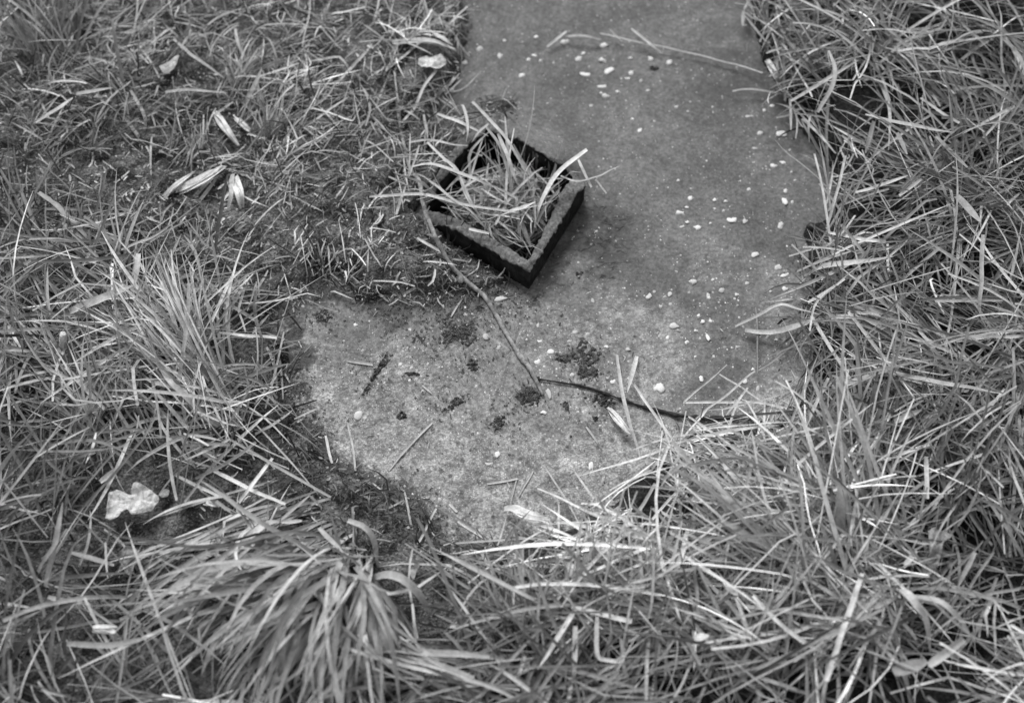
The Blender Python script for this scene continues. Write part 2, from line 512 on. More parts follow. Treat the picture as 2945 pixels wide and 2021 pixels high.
# ------------------------------------------------------------------ the square sleeve
root = bpy.data.objects.new('square_sleeve', None)
cx, cy = Q_OUT[:, 0].mean(), Q_OUT[:, 1].mean()
root.location = (cx, cy, 0)
COL.objects.link(root)
tag(root, 'hollow square sleeve with black sides and chipped grey rim, set in the slab', 'post sleeve')
for w in range(4):
    oa, ob = Q_OUT[w], Q_OUT[(w + 1) % 4]
    ia, ib = Q_IN[w], Q_IN[(w + 1) % 4]
    NS = 170
    tt = np.linspace(0, 1, NS + 1)[:, None]
    O = oa * (1 - tt) + ob * tt; I = ia * (1 - tt) + ib * tt
    # section from outer foot, up, over the rim, down the inner face
    prof = [(0, -.10)] + [(0, z) for z in np.linspace(-.05, RIM - .003, 12)] + \
           [(u, RIM - .0012 + .0012 * math.sin(u * math.pi)) for u in np.linspace(.03, .97, 10)] + \
           [(1, z) for z in np.linspace(RIM - .003, -.06, 12)] + [(1, -.10)]
    V = np.zeros((NS + 1, len(prof), 3))
    for k, (u, z) in enumerate(prof):
        V[:, k] = O * (1 - u) + I * u
        V[:, k, 2] = z
    Pn = V.copy()
    ed = smooth(-.02, RIM, V[..., 2])
    jit = .0026 * fbm(Pn, 60, 41, 3) + .0030 * fbm(Pn, 210, 43, 3)
    jit2 = .0026 * fbm(Pn, 60, 47, 3) + .0030 * fbm(Pn, 210, 49, 3)
    V[..., 0] += jit * ed; V[..., 1] += jit2 * ed
    V[..., 2] += ed * (.0030 * fbm(Pn * [1, 1, 0], 34, 51, 3) + .0024 * fbm(Pn * [1, 1, 0], 160, 53, 2))
    # sunken left corner under dirt, worn right corner
    for cpt_, rad, drop in ((Q_MID[3], .075, .026), (Q_MID[1], .035, .010), (Q_MID[0], .06, .008)):
        dd = np.hypot(Pn[..., 0] - cpt_[0], Pn[..., 1] - cpt_[1])
        V[..., 2] -= ed * drop * (1 - smooth(0, rad, dd))
    V[..., 0] -= cx; V[..., 1] -= cy
    K = len(prof); ii = np.arange((NS + 1) * K).reshape(NS + 1, K)
    F = np.stack([ii[:-1, :-1], ii[1:, :-1], ii[1:, 1:], ii[:-1, 1:]], -1)
    Fa = F[:, :12].reshape(-1, 4); Fb = F[:, 23:].reshape(-1, 4); Fr = F[:, 12:23].reshape(-1, 4)
    wall = link('side_wall', mesh_np('side_wall', V.reshape(-1, 3), np.concatenate([Fa, Fb])), MAT_SIDES, root)
    rim = link('rim', mesh_np('rim', V.reshape(-1, 3), Fr), MAT_RIM, wall)
    if w in (1, 2):
        wall['label'] = 'near side of the sleeve, black outer face showing'

# ------------------------------------------------------------------ blades of grass
def blades(roots, az, elev, length, width, droop, drift, tone, roll=None, lift=None, nseg=6, tip=.12, fold=.22,
           floor=floor_z, trim=None, inside=False):
    N = len(roots)
    az = np.asarray(az, float).copy(); e = np.asarray(elev, float).copy()
    roll = np.zeros(N) if roll is None else roll
    lift = np.zeros(N) if lift is None else lift
    P = np.array(roots, float).copy()
    n = nseg + 1
    pts = np.zeros((N, n, 3)); pts[:, 0] = P
    step = np.asarray(length) / nseg
    for k in range(1, n):
        P = P.copy()
        P[:, 0] += np.cos(az) * np.cos(e) * step; P[:, 1] += np.sin(az) * np.cos(e) * step; P[:, 2] += np.sin(e) * step
        f = floor(P[:, 0], P[:, 1]) + .0015 + lift
        low = P[:, 2] < f
        P[:, 2] = np.where(low, np.minimum(f, P[:, 2] + .8 * step + .004), P[:, 2])
        e = np.where(low, np.maximum(e, -.05), e)
        pts[:, k] = P
        if nseg > 4:
            kk = rng.random(N) < .045
            az = az + np.where(kk, rng.uniform(-.9, .9, N), 0); e = e + np.where(kk, rng.uniform(-.7, .3, N), 0)
        az = az + drift / nseg * (1 + .8 * rng.standard_normal(N)); e = e - droop / nseg * (0.5 + k / nseg)
        e = np.maximum(e, -1.2)
    if inside:
        k = ((poly_sd(pts[..., 0], pts[..., 1], Q_IN) < -.002) | (pts[..., 2] > RIM + .012)).all(1)
        return strips(pts[k], np.asarray(width)[k], np.asarray(tone)[k], np.asarray(roll)[k], tip, fold)
    if trim is not None:
        s_ = CAM[2] / (CAM[2] - pts[..., 2])
        gx_ = CAM[0] + (pts[..., 0] - CAM[0]) * s_; gy_ = CAM[1] + (pts[..., 1] - CAM[1]) * s_
        i = np.clip((gx_ - x0) / STEP, 0, nx - 1).astype(int); j = np.clip((gy_ - y0) / STEP, 0, ny - 1).astype(int)
        reach = np.minimum(trim * rng.exponential(1, N), .06)
        k = SD[j, i].min(1) > -reach
        k &= (hollow(pts).mean(1) < .22) | (rng.random(N) < .06)
        if np.ndim(tip): tip = np.asarray(tip)[k]
        return strips(pts[k], np.asarray(width)[k], np.asarray(tone)[k], np.asarray(roll)[k], tip, fold)
    return strips(pts, width, tone, roll, tip, fold)


def strips(pts, width, tone, roll, tip=.12, fold=.22):
    N, n, _ = pts.shape
    T = np.gradient(pts, axis=1); T /= np.linalg.norm(T, axis=2, keepdims=True) + 1e-9
    up = np.array([0, 0, 1.0])
    S = np.cross(T, up); ln = np.linalg.norm(S, axis=2, keepdims=True)
    S = np.where(ln > .05, S / (ln + 1e-9), np.array([1.0, 0, 0]))
    Nn = np.cross(S, T)
    rl = np.asarray(roll)
    rl = rl[:, None, None] if rl.ndim == 1 else rl[:, :, None]
    S2 = S * np.cos(rl) + Nn * np.sin(rl); N2 = -S * np.sin(rl) + Nn * np.cos(rl)
    u = np.linspace(0, 1, n)
    tip = np.broadcast_to(np.asarray(tip, float), (N,))[:, None]
    prof = (1 - (1 - tip) * np.clip((u[None] - .55) / .45, 0, 1) ** 1.6) * (.75 + .25 * np.clip(u[None] / .2, 0, 1))
    w = (np.asarray(width)[:, None] * prof)[..., None] * .5
    V = np.stack([pts - S2 * w, pts - N2 * w * fold * 2, pts + S2 * w], 2)       # N,n,3,3
    ii = np.arange(N * n * 3).reshape(N, n, 3)
    F = np.stack([ii[:, :-1, :-1], ii[:, 1:, :-1], ii[:, 1:, 1:], ii[:, :-1, 1:]], -1).reshape(-1, 4)
    t = np.asarray(tone); t = t[:, None] if t.ndim == 1 else t
    tn = np.broadcast_to(t[:, :, None], (N, n, 3)).reshape(-1)
    return V.reshape(-1, 3), F, tn


class Pile:
    def __init__(s): s.V = []; s.F = []; s.T = []; s.n = 0

    def add(s, vft):
        V, F, T = vft
        s.V.append(V); s.F.append(F + s.n); s.T.append(T); s.n += len(V)

    def mesh(s, name): return mesh_np(name, np.concatenate(s.V), np.concatenate(s.F), np.concatenate(s.T))


def resample(P, n):
    P = np.asarray(P, float)
    # Catmull-Rom through the points, n samples
    m_ = len(P)
    if m_ == 2:
        t = np.linspace(0, 1, n)[:, None]; return P[0] * (1 - t) + P[1] * t
    Q = np.vstack([2 * P[0] - P[1], P, 2 * P[-1] - P[-2]])
    s = np.concatenate([[0], np.cumsum(np.linalg.norm(np.diff(P, axis=0), axis=1))]); s /= s[-1]
    out = []
    for u in np.linspace(0, 1, n):
        k = min(max(np.searchsorted(s, u, 'right') - 1, 0), m_ - 2)
        t = (u - s[k]) / (s[k + 1] - s[k] + 1e-9)
        a, b, c, d_ = Q[k], Q[k + 1], Q[k + 2], Q[k + 3]
        out.append(.5 * ((2 * b) + (-a + c) * t + (2 * a - 5 * b + 4 * c - d_) * t * t + (-a + 3 * b - 3 * c + d_) * t ** 3))
    return np.array(out)


def spot_line(c, pts, above=None):
    """points (x, y, millimetres up) read off an enlarged part of the photograph, as places in the scene"""
    out = []
    for q in pts:
        x, y = crop(c, q[0], q[1])
        if len(q) > 2 and q[2] is not None:
            out.append(ground_at(x, y, q[2] / 1000.))
        else:
            h = 0.0
            for _ in range(4):
                g = ground_at(x, y, h); h = float(slab_floor(g[0], g[1])) + (above or .002)
            out.append(ground_at(x, y, h))
    return np.array(out)


def strip_along(P, width, tone, n=14, tip=.25, roll=0., fold=.22, wob=.0012):
    L = resample(P, n)
    L = L + wob * np.stack([vnoise(L, 40, 60 + rng.integers(99)) for _ in range(3)], -1)
    rl = np.full((1, n), roll) + np.linspace(-.25, .35, n)[None] * rng.uniform(-1, 1)
    return strips(L[None], np.array([width]), np.array([tone]), rl, tip, fold)


def tube(P, radii, n=40, sides=8, rough=.15, seed=0):
    L = resample(P, n)
    rr = np.interp(np.linspace(0, 1, n), np.linspace(0, 1, len(radii)), radii)
    T = np.gradient(L, axis=0); T /= np.linalg.norm(T, axis=1, keepdims=True)
    S = np.cross(T, [0, 0, 1.0]); S /= np.linalg.norm(S, axis=1, keepdims=True) + 1e-9
    U = np.cross(S, T)
    a = np.linspace(0, 2 * np.pi, sides, endpoint=False)
    V = L[:, None] + rr[:, None, None] * (np.cos(a)[None, :, None] * S[:, None] + np.sin(a)[None, :, None] * U[:, None])
    nz_ = fbm(V, 130, seed, 3)
    V = L[:, None] + (V - L[:, None]) * (1 + rough * 2 * nz_[..., None])
    ii = np.arange(n * sides).reshape(n, sides); jj = np.roll(ii, -1, 1)
    F = np.stack([ii[:-1], jj[:-1], jj[1:], ii[1:]], -1).reshape(-1, 4)
    V = V.reshape(-1, 3)
    c0 = len(V); V = np.vstack([V, L[0], L[-1]])
    caps = [[ii[0, (k + 1) % sides], ii[0, k], c0, c0] for k in range(sides)] + [[ii[-1, k], ii[-1, (k + 1) % sides], c0 + 1, c0 + 1] for k in range(sides)]
    return V, F, np.array(caps)


def tube_obj(name, P, radii, mat, **kw):
    V, F, caps = tube(P, radii, **kw)
    bm = bmesh.new()
    vs = [bm.verts.new(v) for v in V]
    for f in F: bm.faces.new([vs[k] for k in f])
    for f in caps: bm.faces.new([vs[k] for k in f[:3]])
    me = bpy.data.meshes.new(name); bm.to_mesh(me); bm.free()
    for p in me.polygons: p.use_smooth = True
    return link(name, me, mat)


def turf_ok(x, y, margin=0.0):
    sd = poly_sd(x, y, SLAB)
    return (sd > margin) & (poly_sd(x, y, Q_OUT) > .012)


# bare hollows in the grass: centre and half axes in photograph pixels
HOLLOWS = [(392, 1445, 100, 62), (520, 1470, 120, 60), (690, 1385, 95, 45), (1215, 1735, 75, 95), (1200, 1800, 120, 45), (1880, 1420, 70, 55),
           (660, 1010, 90, 40), (960, 1330, 60, 60), (560, 200, 70, 50), (300, 500, 110, 50), (640, 560, 80, 60), (540, 560, 80, 45),
           (2700, 330, 45, 32), (2780, 1010, 40, 34), (2640, 1760, 45, 30), (2560, 1480, 40, 28), (1740, 1890, 60, 34), (410, 1330, 90, 30), (2850, 1880, 50, 40),
           (560, 540, 130, 60), (690, 560, 45, 60), (655, 375, 55, 55), (1230, 165, 75, 65), (500, 195, 50, 30),
           (1105, 1540, 90, 55), (1150, 1640, 60, 70), (960, 1480, 60, 40)]


def hollow(pts):
    hit = np.zeros(pts.shape[:-1], bool)
    px, py = to_px(pts)
    for a, b, c, d_ in HOLLOWS:
        hit |= ((px - a) / c) ** 2 + ((py - b) / d_) ** 2 < 1
    return hit


def scatter_px(n, bx, margin=0.0):
    """n random rooting places inside a box given in photograph pixels, off the slab"""
    out = np.zeros((0, 2))
    while len(out) < n:
        px = rng.uniform(bx[0], bx[2], n); py = rng.uniform(bx[1], bx[3], n)
        g = ground_at(px, py)
        g = g[turf_ok(g[:, 0], g[:, 1], margin)][:, :2]
        if len(g) == 0: break
        out = np.concatenate([out, g])
    return out[:n]


def tones(n, mean, sd=.48, lo=.035, hi=.78):
    return np.clip(mean * np.exp(sd * rng.standard_normal(n)), lo, hi)


def patch(pile, n, box, ang, spread, L, W, tone, elev=(5, 40), droop=.7, drift=.5, lift=.03, margin=-.010, rnd=0., nseg=6, clump=True, trim=.016, tuft=1):
    xy = scatter_px(max(n // tuft, 1), box, margin)
    if clump:
        q = fbm(P3(xy[:, 0], xy[:, 1]), 13, 300, 3)
        xy = xy[rng.random(len(xy)) < np.clip(.72 + 1.6 * q, .12, 1)]
    n = len(xy)
    if n == 0: return
    if tone > .15: tone = tone * 1.25
    z = floor_z(xy[:, 0], xy[:, 1])
    a = R(ang) + R(spread) * rng.standard_normal(n)
    rn = rng.random(n) < rnd
    a = np.where(rn, rng.uniform(0, 2 * np.pi, n), a)
    tk = np.ones(n)
    if tuft > 1:
        cnt = rng.integers(1, 2 * tuft, n); ix = np.repeat(np.arange(n), cnt); n = len(ix)
        xy = xy[ix] + .007 * rng.standard_normal((n, 2)); z = z[ix]
        a = a[ix] + R(26) * rng.standard_normal(n) + np.where(rng.random(n) < .18, rng.uniform(-2, 2, n), 0)
        tk = np.exp(.28 * rng.standard_normal(ix.max() + 1))[ix]
    ln = L[0] + (L[1] - L[0]) * rng.random(n) ** 1.4
    wd = W[0] + (W[1] - W[0]) * rng.random(n) ** 1.8
    lf = lift * rng.random(n)
    roots = np.stack([xy[:, 0], xy[:, 1], z + lf - .004], -1)
    pile.add(blades(roots, a, R(elev[0]) + R(elev[1] - elev[0]) * rng.random(n), ln, wd, droop * (.3 + rng.random(n)),
                    drift * rng.standard_normal(n), tk * tones(n, tone, hi=.66) * np.clip(1 + .9 * fbm(P3(xy[:, 0], xy[:, 1]), 8, 320, 2), .5, 1.5), roll=.55 * rng.standard_normal(n), lift=lf * .9, nseg=nseg,
                    tip=np.where(rng.random(n) < .35, .8, .1), trim=trim))


ALL = (-420, -420, 3365, 2330)
LEFT_TOP = (-300, -300, 1330, 640)
turf = Pile()
# short undergrowth everywhere, toned dark to deepen the shade between blades
patch(turf, 6500, ALL, 0, 180, (.02, .07), (.0012, .0030), .042, (10, 60), .5, .8, .012, rnd=1, nseg=4)
# long dead thatch, chaotic
for bx, n, tn in (((2050, -350, 3300, 700), 1300, .19), ((2200, 600, 3300, 1400), 1400, .22), ((1450, 1250, 3300, 2300), 2700, .25),
                  ((-350, 780, 800, 1330), 1300, .24), ((-350, 1250, 620, 2300), 480, .17), ((620, 1600, 1450, 2300), 340, .18)):
    patch(turf, n, bx, 0, 180, (.04, .16), (.0013, .0044), tn, (0, 34), .35, .35, .045, rnd=1, tuft=6)
# the lie of the grass, place by place
patch(turf, 420, (2350, 560, 3100, 1150), 178, 30, (.08, .24), (.002, .0048), .30, (8, 40), .9, .5, .03, tuft=8)
patch(turf, 260, (2300, -200, 3200, 500), 235, 55, (.08, .22), (.002, .0048), .19, (10, 50), .9, .5, .03, tuft=8)
patch(turf, 260, (2350, 250, 3200, 700), 165, 40, (.08, .22), (.002, .0048), .20, (8, 45), .9, .5, .03, tuft=8)
patch(turf, 420, (2050, 1450, 2650, 1850), 133, 17, (.10, .26), (.002, .0048), .32, (8, 38), .6, .3, .035, tuft=8)
patch(turf, 420, (1500, 1480, 2250, 2100), 172, 24, (.06, .20), (.0018, .0048), .40, (2, 22), .4, .25, .05, tuft=8)
patch(turf, 360, (1650, 1400, 2500, 2000), 60, 28, (.06, .18), (.0016, .0048), .34, (2, 32), .4, .25, .045, tuft=8)
patch(turf, 380, (1750, 1250, 2500, 1650), 150, 50, (.05, .16), (.0014, .004), .42, (4, 36), .5, .3, .045, tuft=8)
patch(turf, 340, (2400, 950, 3200, 1900), 160, 60, (.08, .22), (.002, .0048), .22, (5, 42), .8, .5, .045, tuft=8)
patch(turf, 240, (2500, 1500, 3200, 2200), 120, 55, (.08, .22), (.002, .0048), .20, (10, 50), 1.0, .5, .045, tuft=8)
patch(turf, 280, (-200, 780, 560, 1150), 200, 32, (.06, .20), (.002, .0048), .30, (2, 30), .5, .4, .04, tuft=8)
patch(turf, 260, (-200, 980, 640, 1420), 140, 26, (.06, .20), (.0018, .0048), .30, (5, 38), .6, .4, .035, tuft=8)
patch(turf, 160, (-250, 560, 420, 900), 140, 36, (.06, .18), (.002, .0048), .26, (4, 32), .5, .4, .03, tuft=8)
patch(turf, 260, (1000, 1740, 1700, 2150), 175, 30, (.06, .18), (.002, .0048), .32, (4, 32), .5, .4, .035, tuft=8)
patch(turf, 200, (1450, 1780, 1900, 2100), 80, 26, (.06, .15), (.002, .0048), .36, (10, 50), .7, .3, .03, tuft=8)
patch(turf, 180, (-250, 1500, 500, 2100), 30, 60, (.06, .18), (.002, .0048), .22, (10, 50), .9, .5, .025, tuft=8)
patch(turf, 200, (-250, -200, 420, 330), 75, 34, (.06, .17), (.002, .0048), .20, (15, 60), .8, .4, .025, tuft=8)
patch(turf, 420, (1500, 1240, 2300, 1720), 20, 40, (.05, .15), (.0010, .0032), .50, (0, 20), .15, .2, .05, rnd=.6, trim=.022, tuft=8)
patch(turf, 160, (1420, 1560, 2100, 1900), 178, 20, (.06, .16), (.0014, .0042), .50, (0, 15), .15, .2, .05, rnd=.2, tuft=8)
patch(turf, 150, (2150, 250, 2600, 1150), 185, 50, (.05, .15), (.0010, .0034), .42, (0, 22), .2, .2, .045, rnd=.4, trim=.02, tuft=8)
patch(turf, 420, (2120, -60, 2480, 760), 205, 55, (.03, .11), (.0012, .0036), .26, (0, 35), .5, .5, .03, rnd=.3, trim=.02, tuft=6, margin=-.018)
patch(turf, 260, (2220, 700, 2480, 1200), 180, 50, (.03, .12), (.0012, .0036), .30, (0, 32), .5, .5, .03, rnd=.3, trim=.02, tuft=6, margin=-.018)
patch(turf, 1300, (2150, -350, 3300, 760), 220, 90, (.05, .14), (.0013, .0034), .17, (10, 50), .9, .6, .03, rnd=.5, tuft=9)
patch(turf, 700, (2500, 760, 3300, 2300), 170, 70, (.05, .15), (.0013, .0036), .19, (10, 45), .9, .6, .03, rnd=.4, tuft=9)
# short mossy grass and thin stalks on the upper left
short = Pile()
patch(short, 4200, LEFT_TOP, 0, 180, (.006, .032), (.0009, .0022), .18, (0, 55), .8, .9, .008, rnd=1, nseg=4)
patch(short, 800, (-300, -300, 1330, 420), 30, 60, (.02, .09), (.0011, .0030), .22, (0, 35), .5, .6, .020, rnd=.4)
patch(short, 1100, (100, 60, 1320, 640), 40, 50, (.02, .085), (.0010, .0028), .31, (0, 16), .3, .35, .014, rnd=.5, nseg=6)
patch(short, 420, (100, 60, 1320, 900), 40, 50, (.012, .06), (.0010, .0026), .36, (0, 14), .3, .3, .010, rnd=.5)
patch(short, 700, (100, 30, 1320, 480), 30, 60, (.02, .07), (.0011, .0026), .24, (10, 45), .9, .6, .012, rnd=.3, tuft=10)
patch(short, 700, (560, 480, 1340, 900), 0, 180, (.005, .022), (.0009, .002), .14, (0, 40), .6, .9, .004, rnd=1, nseg=4)
patch(short, 160, (700, 480, 1340, 880), 40, 60, (.015, .06), (.0011, .0026), .38, (0, 12), .3, .3, .008, rnd=.4)
patch(short, 600, (500, 1180, 1250, 1620), 0, 180, (.006, .03), (.0010, .0022), .11, (0, 50), .6, .9, .006, rnd=1, nseg=4)
# a little coarse grass beyond the picture's edges
patch(turf, 900, (-900, -700, 3900, -350), 0, 180, (.06, .18), (.003, .006), .24, (10, 45), .8, .5, .03, rnd=1)


def fan(pile, c, px, py, n, ang, spread, L, W, tone, elev, droop, rad=.012, drift=.35, z=.0, nseg=8, tip=.08):
    x, y = crop(c, px, py)
    g = ground_at(x, y)
    th = rng.uniform(0, 2 * np.pi, n); rr = rad * np.sqrt(rng.random(n))
    X = g[0] + rr * np.cos(th); Y = g[1] + rr * np.sin(th)
    Z = floor_z(X, Y) - .003 + z * rng.random(n)
    pile.add(blades(np.stack([X, Y, Z], -1), R(ang) + R(spread) * rng.uniform(-1, 1, n), R(elev[0]) + R(elev[1] - elev[0]) * rng.random(n),
                    L[0] + (L[1] - L[0]) * rng.random(n), W[0] + (W[1] - W[0]) * rng.random(n) ** 1.5, droop * (.5 + rng.random(n)),
                    drift * rng.standard_normal(n), tones(n, tone * 1.12, .38), roll=.45 * rng.standard_normal(n), lift=.012 * rng.random(n), nseg=nseg, tip=tip, trim=.016))


def tussock(fans, lines, label, name='grass_tussock', cat='grass tussock'):
    p = Pile()
    for f in fans: fan(p, *f[0], **f[1])
    x, y = crop(fans[0][0][0], fans[0][0][1], fans[0][0][2])
    g = ground_at(x, y)
    root = bpy.data.objects.new(name, None); COL.objects.link(root)
    root.location = g
    tag(root, label, cat)
    def part(nm, pile):
        o = link(nm, pile.mesh(nm), MAT_GRASS, root); o.location = -Vector(g)
        return o
    part('leaf_mass', p)
    for ln in lines:
        q = Pile()
        q.add(strip_along(spot_line(ln[0], ln[1], .03), ln[2] * .18e-3, ln[3], 16, ln[4] if len(ln) > 4 else .12))
        part('long_leaf', q)
    return root


A = lambda *a, **k: (a, k)
tussock([A(8, 30, 720, 120, 234, 46, (.12, .27), (.0032, .0074), .30, (30, 68), 1.7, rad=.03, drift=.6),
         A(8, 60, 760, 95, 266, 34, (.12, .26), (.0034, .0076), .31, (30, 66), 1.5, rad=.025, drift=.6),
         A(7, 2000, 480, 60, 208, 20, (.08, .22), (.002, .005), .32, (10, 45), 1.0, rad=.055, drift=.6),
         A(7, 1800, 330, 45, 212, 16, (.07, .20), (.0018, .0045), .34, (6, 34), .8, rad=.05, drift=.5),
         A(7, 2100, 620, 75, 218, 22, (.11, .27), (.0026, .0066), .31, (14, 48), 1.1, rad=.05, drift=.6),
         A(8, 60, 700, 22, 0, 180, (.03, .09), (.002, .004), .22, (30, 75), 1.4, rad=.02)],
        [(8, [(130, 770, 40), (280, 752, 75), (420, 830, 75), (510, 950, 50), (548, 1015, 30)], 50, .46),
         (8, [(100, 800, 30), (250, 940, 60), (330, 1030, 55), (410, 1120, 30)], 50, .36),
         (8, [(0, 395, 60), (110, 440, 75), (180, 540, 60), (200, 720, 20)], 34, .42),
         (8, [(70, 820, 30), (90, 1000, 80), (85, 1150, 85), (50, 1300, 60)], 62, .42),
         (8, [(110, 900, 40), (200, 1130, 80), (310, 1280, 70), (322, 1430, 40)], 55, .40),
         (8, [(60, 830, 30), (130, 1020, 80), (160, 1170, 80), (140, 1330, 50)], 50, .32),
         (7, [(2180, 560, 40), (1960, 700, 70), (1850, 840, 85), (1780, 930, 85), (1650, 1130, 70), (1510, 1300, 50)], 46, .46),
         (7, [(2000, 760, 50), (1900, 960, 85), (1760, 1220, 80), (1680, 1420, 60)], 60, .42),
         (7, [(1480, 1050, 60), (1380, 1240, 60), (1320, 1410, 40)], 30, .55),
         (7, [(1480, 650, 60), (1600, 535, 70), (1700, 450, 75), (1790, 408, 60), (1850, 412, 45)], 44, .62),
         (7, [(1240, 1010, 70), (1320, 880, 80), (1480, 720, 80), (1780, 440, 60)], 22, .5),
         (7, [(2180, 950, 60), (2150, 1150, 80), (2110, 1400, 60)], 34, .48)],
        'large grass tussock of long arching blades at the lower left, below the slab corner')
tussock([A(4, 1480, 1240, 75, 128, 13, (.12, .22), (.0018, .004), .38, (12, 45), .6, rad=.035),
         A(4, 1430, 1050, 55, 118, 16, (.09, .18), (.0018, .0038), .40, (15, 50), .6, rad=.03),
         A(4, 1250, 1080, 30, 140, 25, (.08, .18), (.0018, .004), .40, (15, 45), .9, rad=.03)],
        [(4, [(1440, 1340, 25), (1240, 1140, 60), (1130, 1030, 70), (1030, 890, 65), (960, 860, 60), (820, 910, 45), (710, 938, 30)], 34, .46),
         (4, [(1460, 1330, 25), (1260, 1170, 55), (1180, 1070, 60), (1000, 1020, 55), (930, 980, 40)], 40, .5),
         (4, [(1290, 950, 40), (1240, 760, 60), (1200, 620, 75), (1150, 400, 90), (1118, 150, 100)], 24, .62),
         (4, [(1165, 700, 60), (1110, 540, 70), (1058, 360, 80)], 27, .62, .6)],
        'pale grass tussock leaning up and left beside the left edge of the slab')
tussock([A(4, 900, 1420, 80, 135, 26, (.08, .17), (.0015, .0034), .30, (15, 55), .7, rad=.05)], [],
        'fine dull grass tuft above the crumpled pale leaf on the left')
tussock([A(1, 420, 430, 70, 100, 45, (.08, .17), (.002, .004), .20, (30, 65), .8, rad=.04)], [],
        'dark soft grass tuft in the far upper left corner')
tussock([A(1, 1580, 640, 45, 80, 55, (.03, .08), (.0012, .0028), .30, (20, 65), .7, rad=.012)],
        [(1, [(1600, 690, 25), (1640, 620, 35), (1680, 530, 45), (1715, 445, 50)], 34, .45)],
        'small spiky grass tuft on the mossy ground, upper of a close pair')
tussock([A(1, 1790, 960, 40, 75, 50, (.03, .075), (.0012, .0026), .27, (20, 65), .7, rad=.012)], [],
        'small spiky grass tuft on the mossy ground, lower of a close pair')
tussock([A(4, 1330, 250, 22, 90, 80, (.02, .05), (.0012, .0026), .34, (15, 55), .6, rad=.008)], [],
        'tiny grass tuft above the pale leaning tussock, left of the slab')
tussock([A(9, 1020, 900, 130, 132, 16, (.12, .28), (.0022, .0055), .32, (15, 45), .7, rad=.05),
         A(9, 1020, 880, 30, 90, 50, (.06, .14), (.0022, .0055), .28, (30, 70), .9, rad=.03)],
        [(9, [(820, 760, 60), (560, 560, 80), (340, 420, 85), (180, 400, 70)], 44, .36),
         (9, [(760, 720, 60), (480, 400, 90), (330, 250, 95), (200, 60, 80)], 46, .36),
         (9, [(1060, 560, 60), (1075, 330, 90), (1070, 150, 100)], 60, .30)],
        'grass tussock at the lower right with long blades swept up and left')
tussock([A(8, 1130, 1190, 55, 95, 60, (.05, .12), (.0018, .0042), .28, (25, 65), .9, rad=.022)], [],
        'dull upright grass tuft at the bottom, right of the large tussock')
tussock([A(6, 1650, 850, 60, 165, 30, (.10, .2), (.002, .005), .34, (20, 50), 1.1, rad=.04)],
        [(6, [(450, 680, 6), (600, 697, 10), (740, 670, 22), (900, 615, 45), (1080, 590, 65), (1230, 605, 70), (1400, 700, 60), (1560, 820, 40)], 38, .50),
         (6, [(940, 560, 40), (1100, 525, 55), (1300, 560, 60), (1460, 620, 50)], 32, .46)],
        'grass tussock on the right with arched blades reaching onto the slab')

# grass packed into the sleeve
cl = Pile()
for k in range(3):
    n = 240
    px = rng.uniform(330, 1400, n * 3); py = rng.uniform(600, 1260, n * 3)
    g = ground_at(*crop('S', px, py), h=-.01)
    ok = poly_sd(g[:, 0], g[:, 1], Q_IN) < -.010
    g = g[ok][:n]; n = len(g)
    z = -.040 + .062 * rng.random(n)
    cl.add(blades(np.stack([g[:, 0], g[:, 1], z], -1), rng.uniform(0, 2 * np.pi, n), R(-5) + R(40) * rng.random(n),
                  .035 + .08 * rng.random(n), .0012 + .0030 * rng.random(n) ** 2, .5 * rng.random(n), .4 * rng.standard_normal(n),
                  tones(n, .36), roll=.5 * rng.standard_normal(n), lift=.03 * rng.random(n), nseg=6, tip=.3, inside=True))
fanp = [('S', 1000, 1000, 70, 100, 60), ('S', 900, 850, 50, 120, 60), ('S', 1120, 900, 45, 60, 60)]
for c, px, py, n, ang, sp_ in fanp:
    x, y = crop(c, px, py); g = ground_at(x, y, -.03)
    th = rng.uniform(0, 2 * np.pi, n); rr = .03 * np.sqrt(rng.random(n))
    cl.add(blades(np.stack([g[0] + rr * np.cos(th), g[1] + rr * np.sin(th), -.05 + 0 * th], -1), R(ang) + R(sp_) * rng.uniform(-1, 1, n),
                  R(25) + R(50) * rng.random(n), .04 + .06 * rng.random(n), .0014 + .002 * rng.random(n), .5 * rng.random(n),
                  .3 * rng.standard_normal(n), tones(n, .38), roll=.5 * rng.standard_normal(n), nseg=6, tip=.1, inside=True))
tag(link('grass_clump', cl.mesh('grass_clump'), MAT_GRASS), 'tangle of pale grass growing inside the square sleeve', 'grass clump')

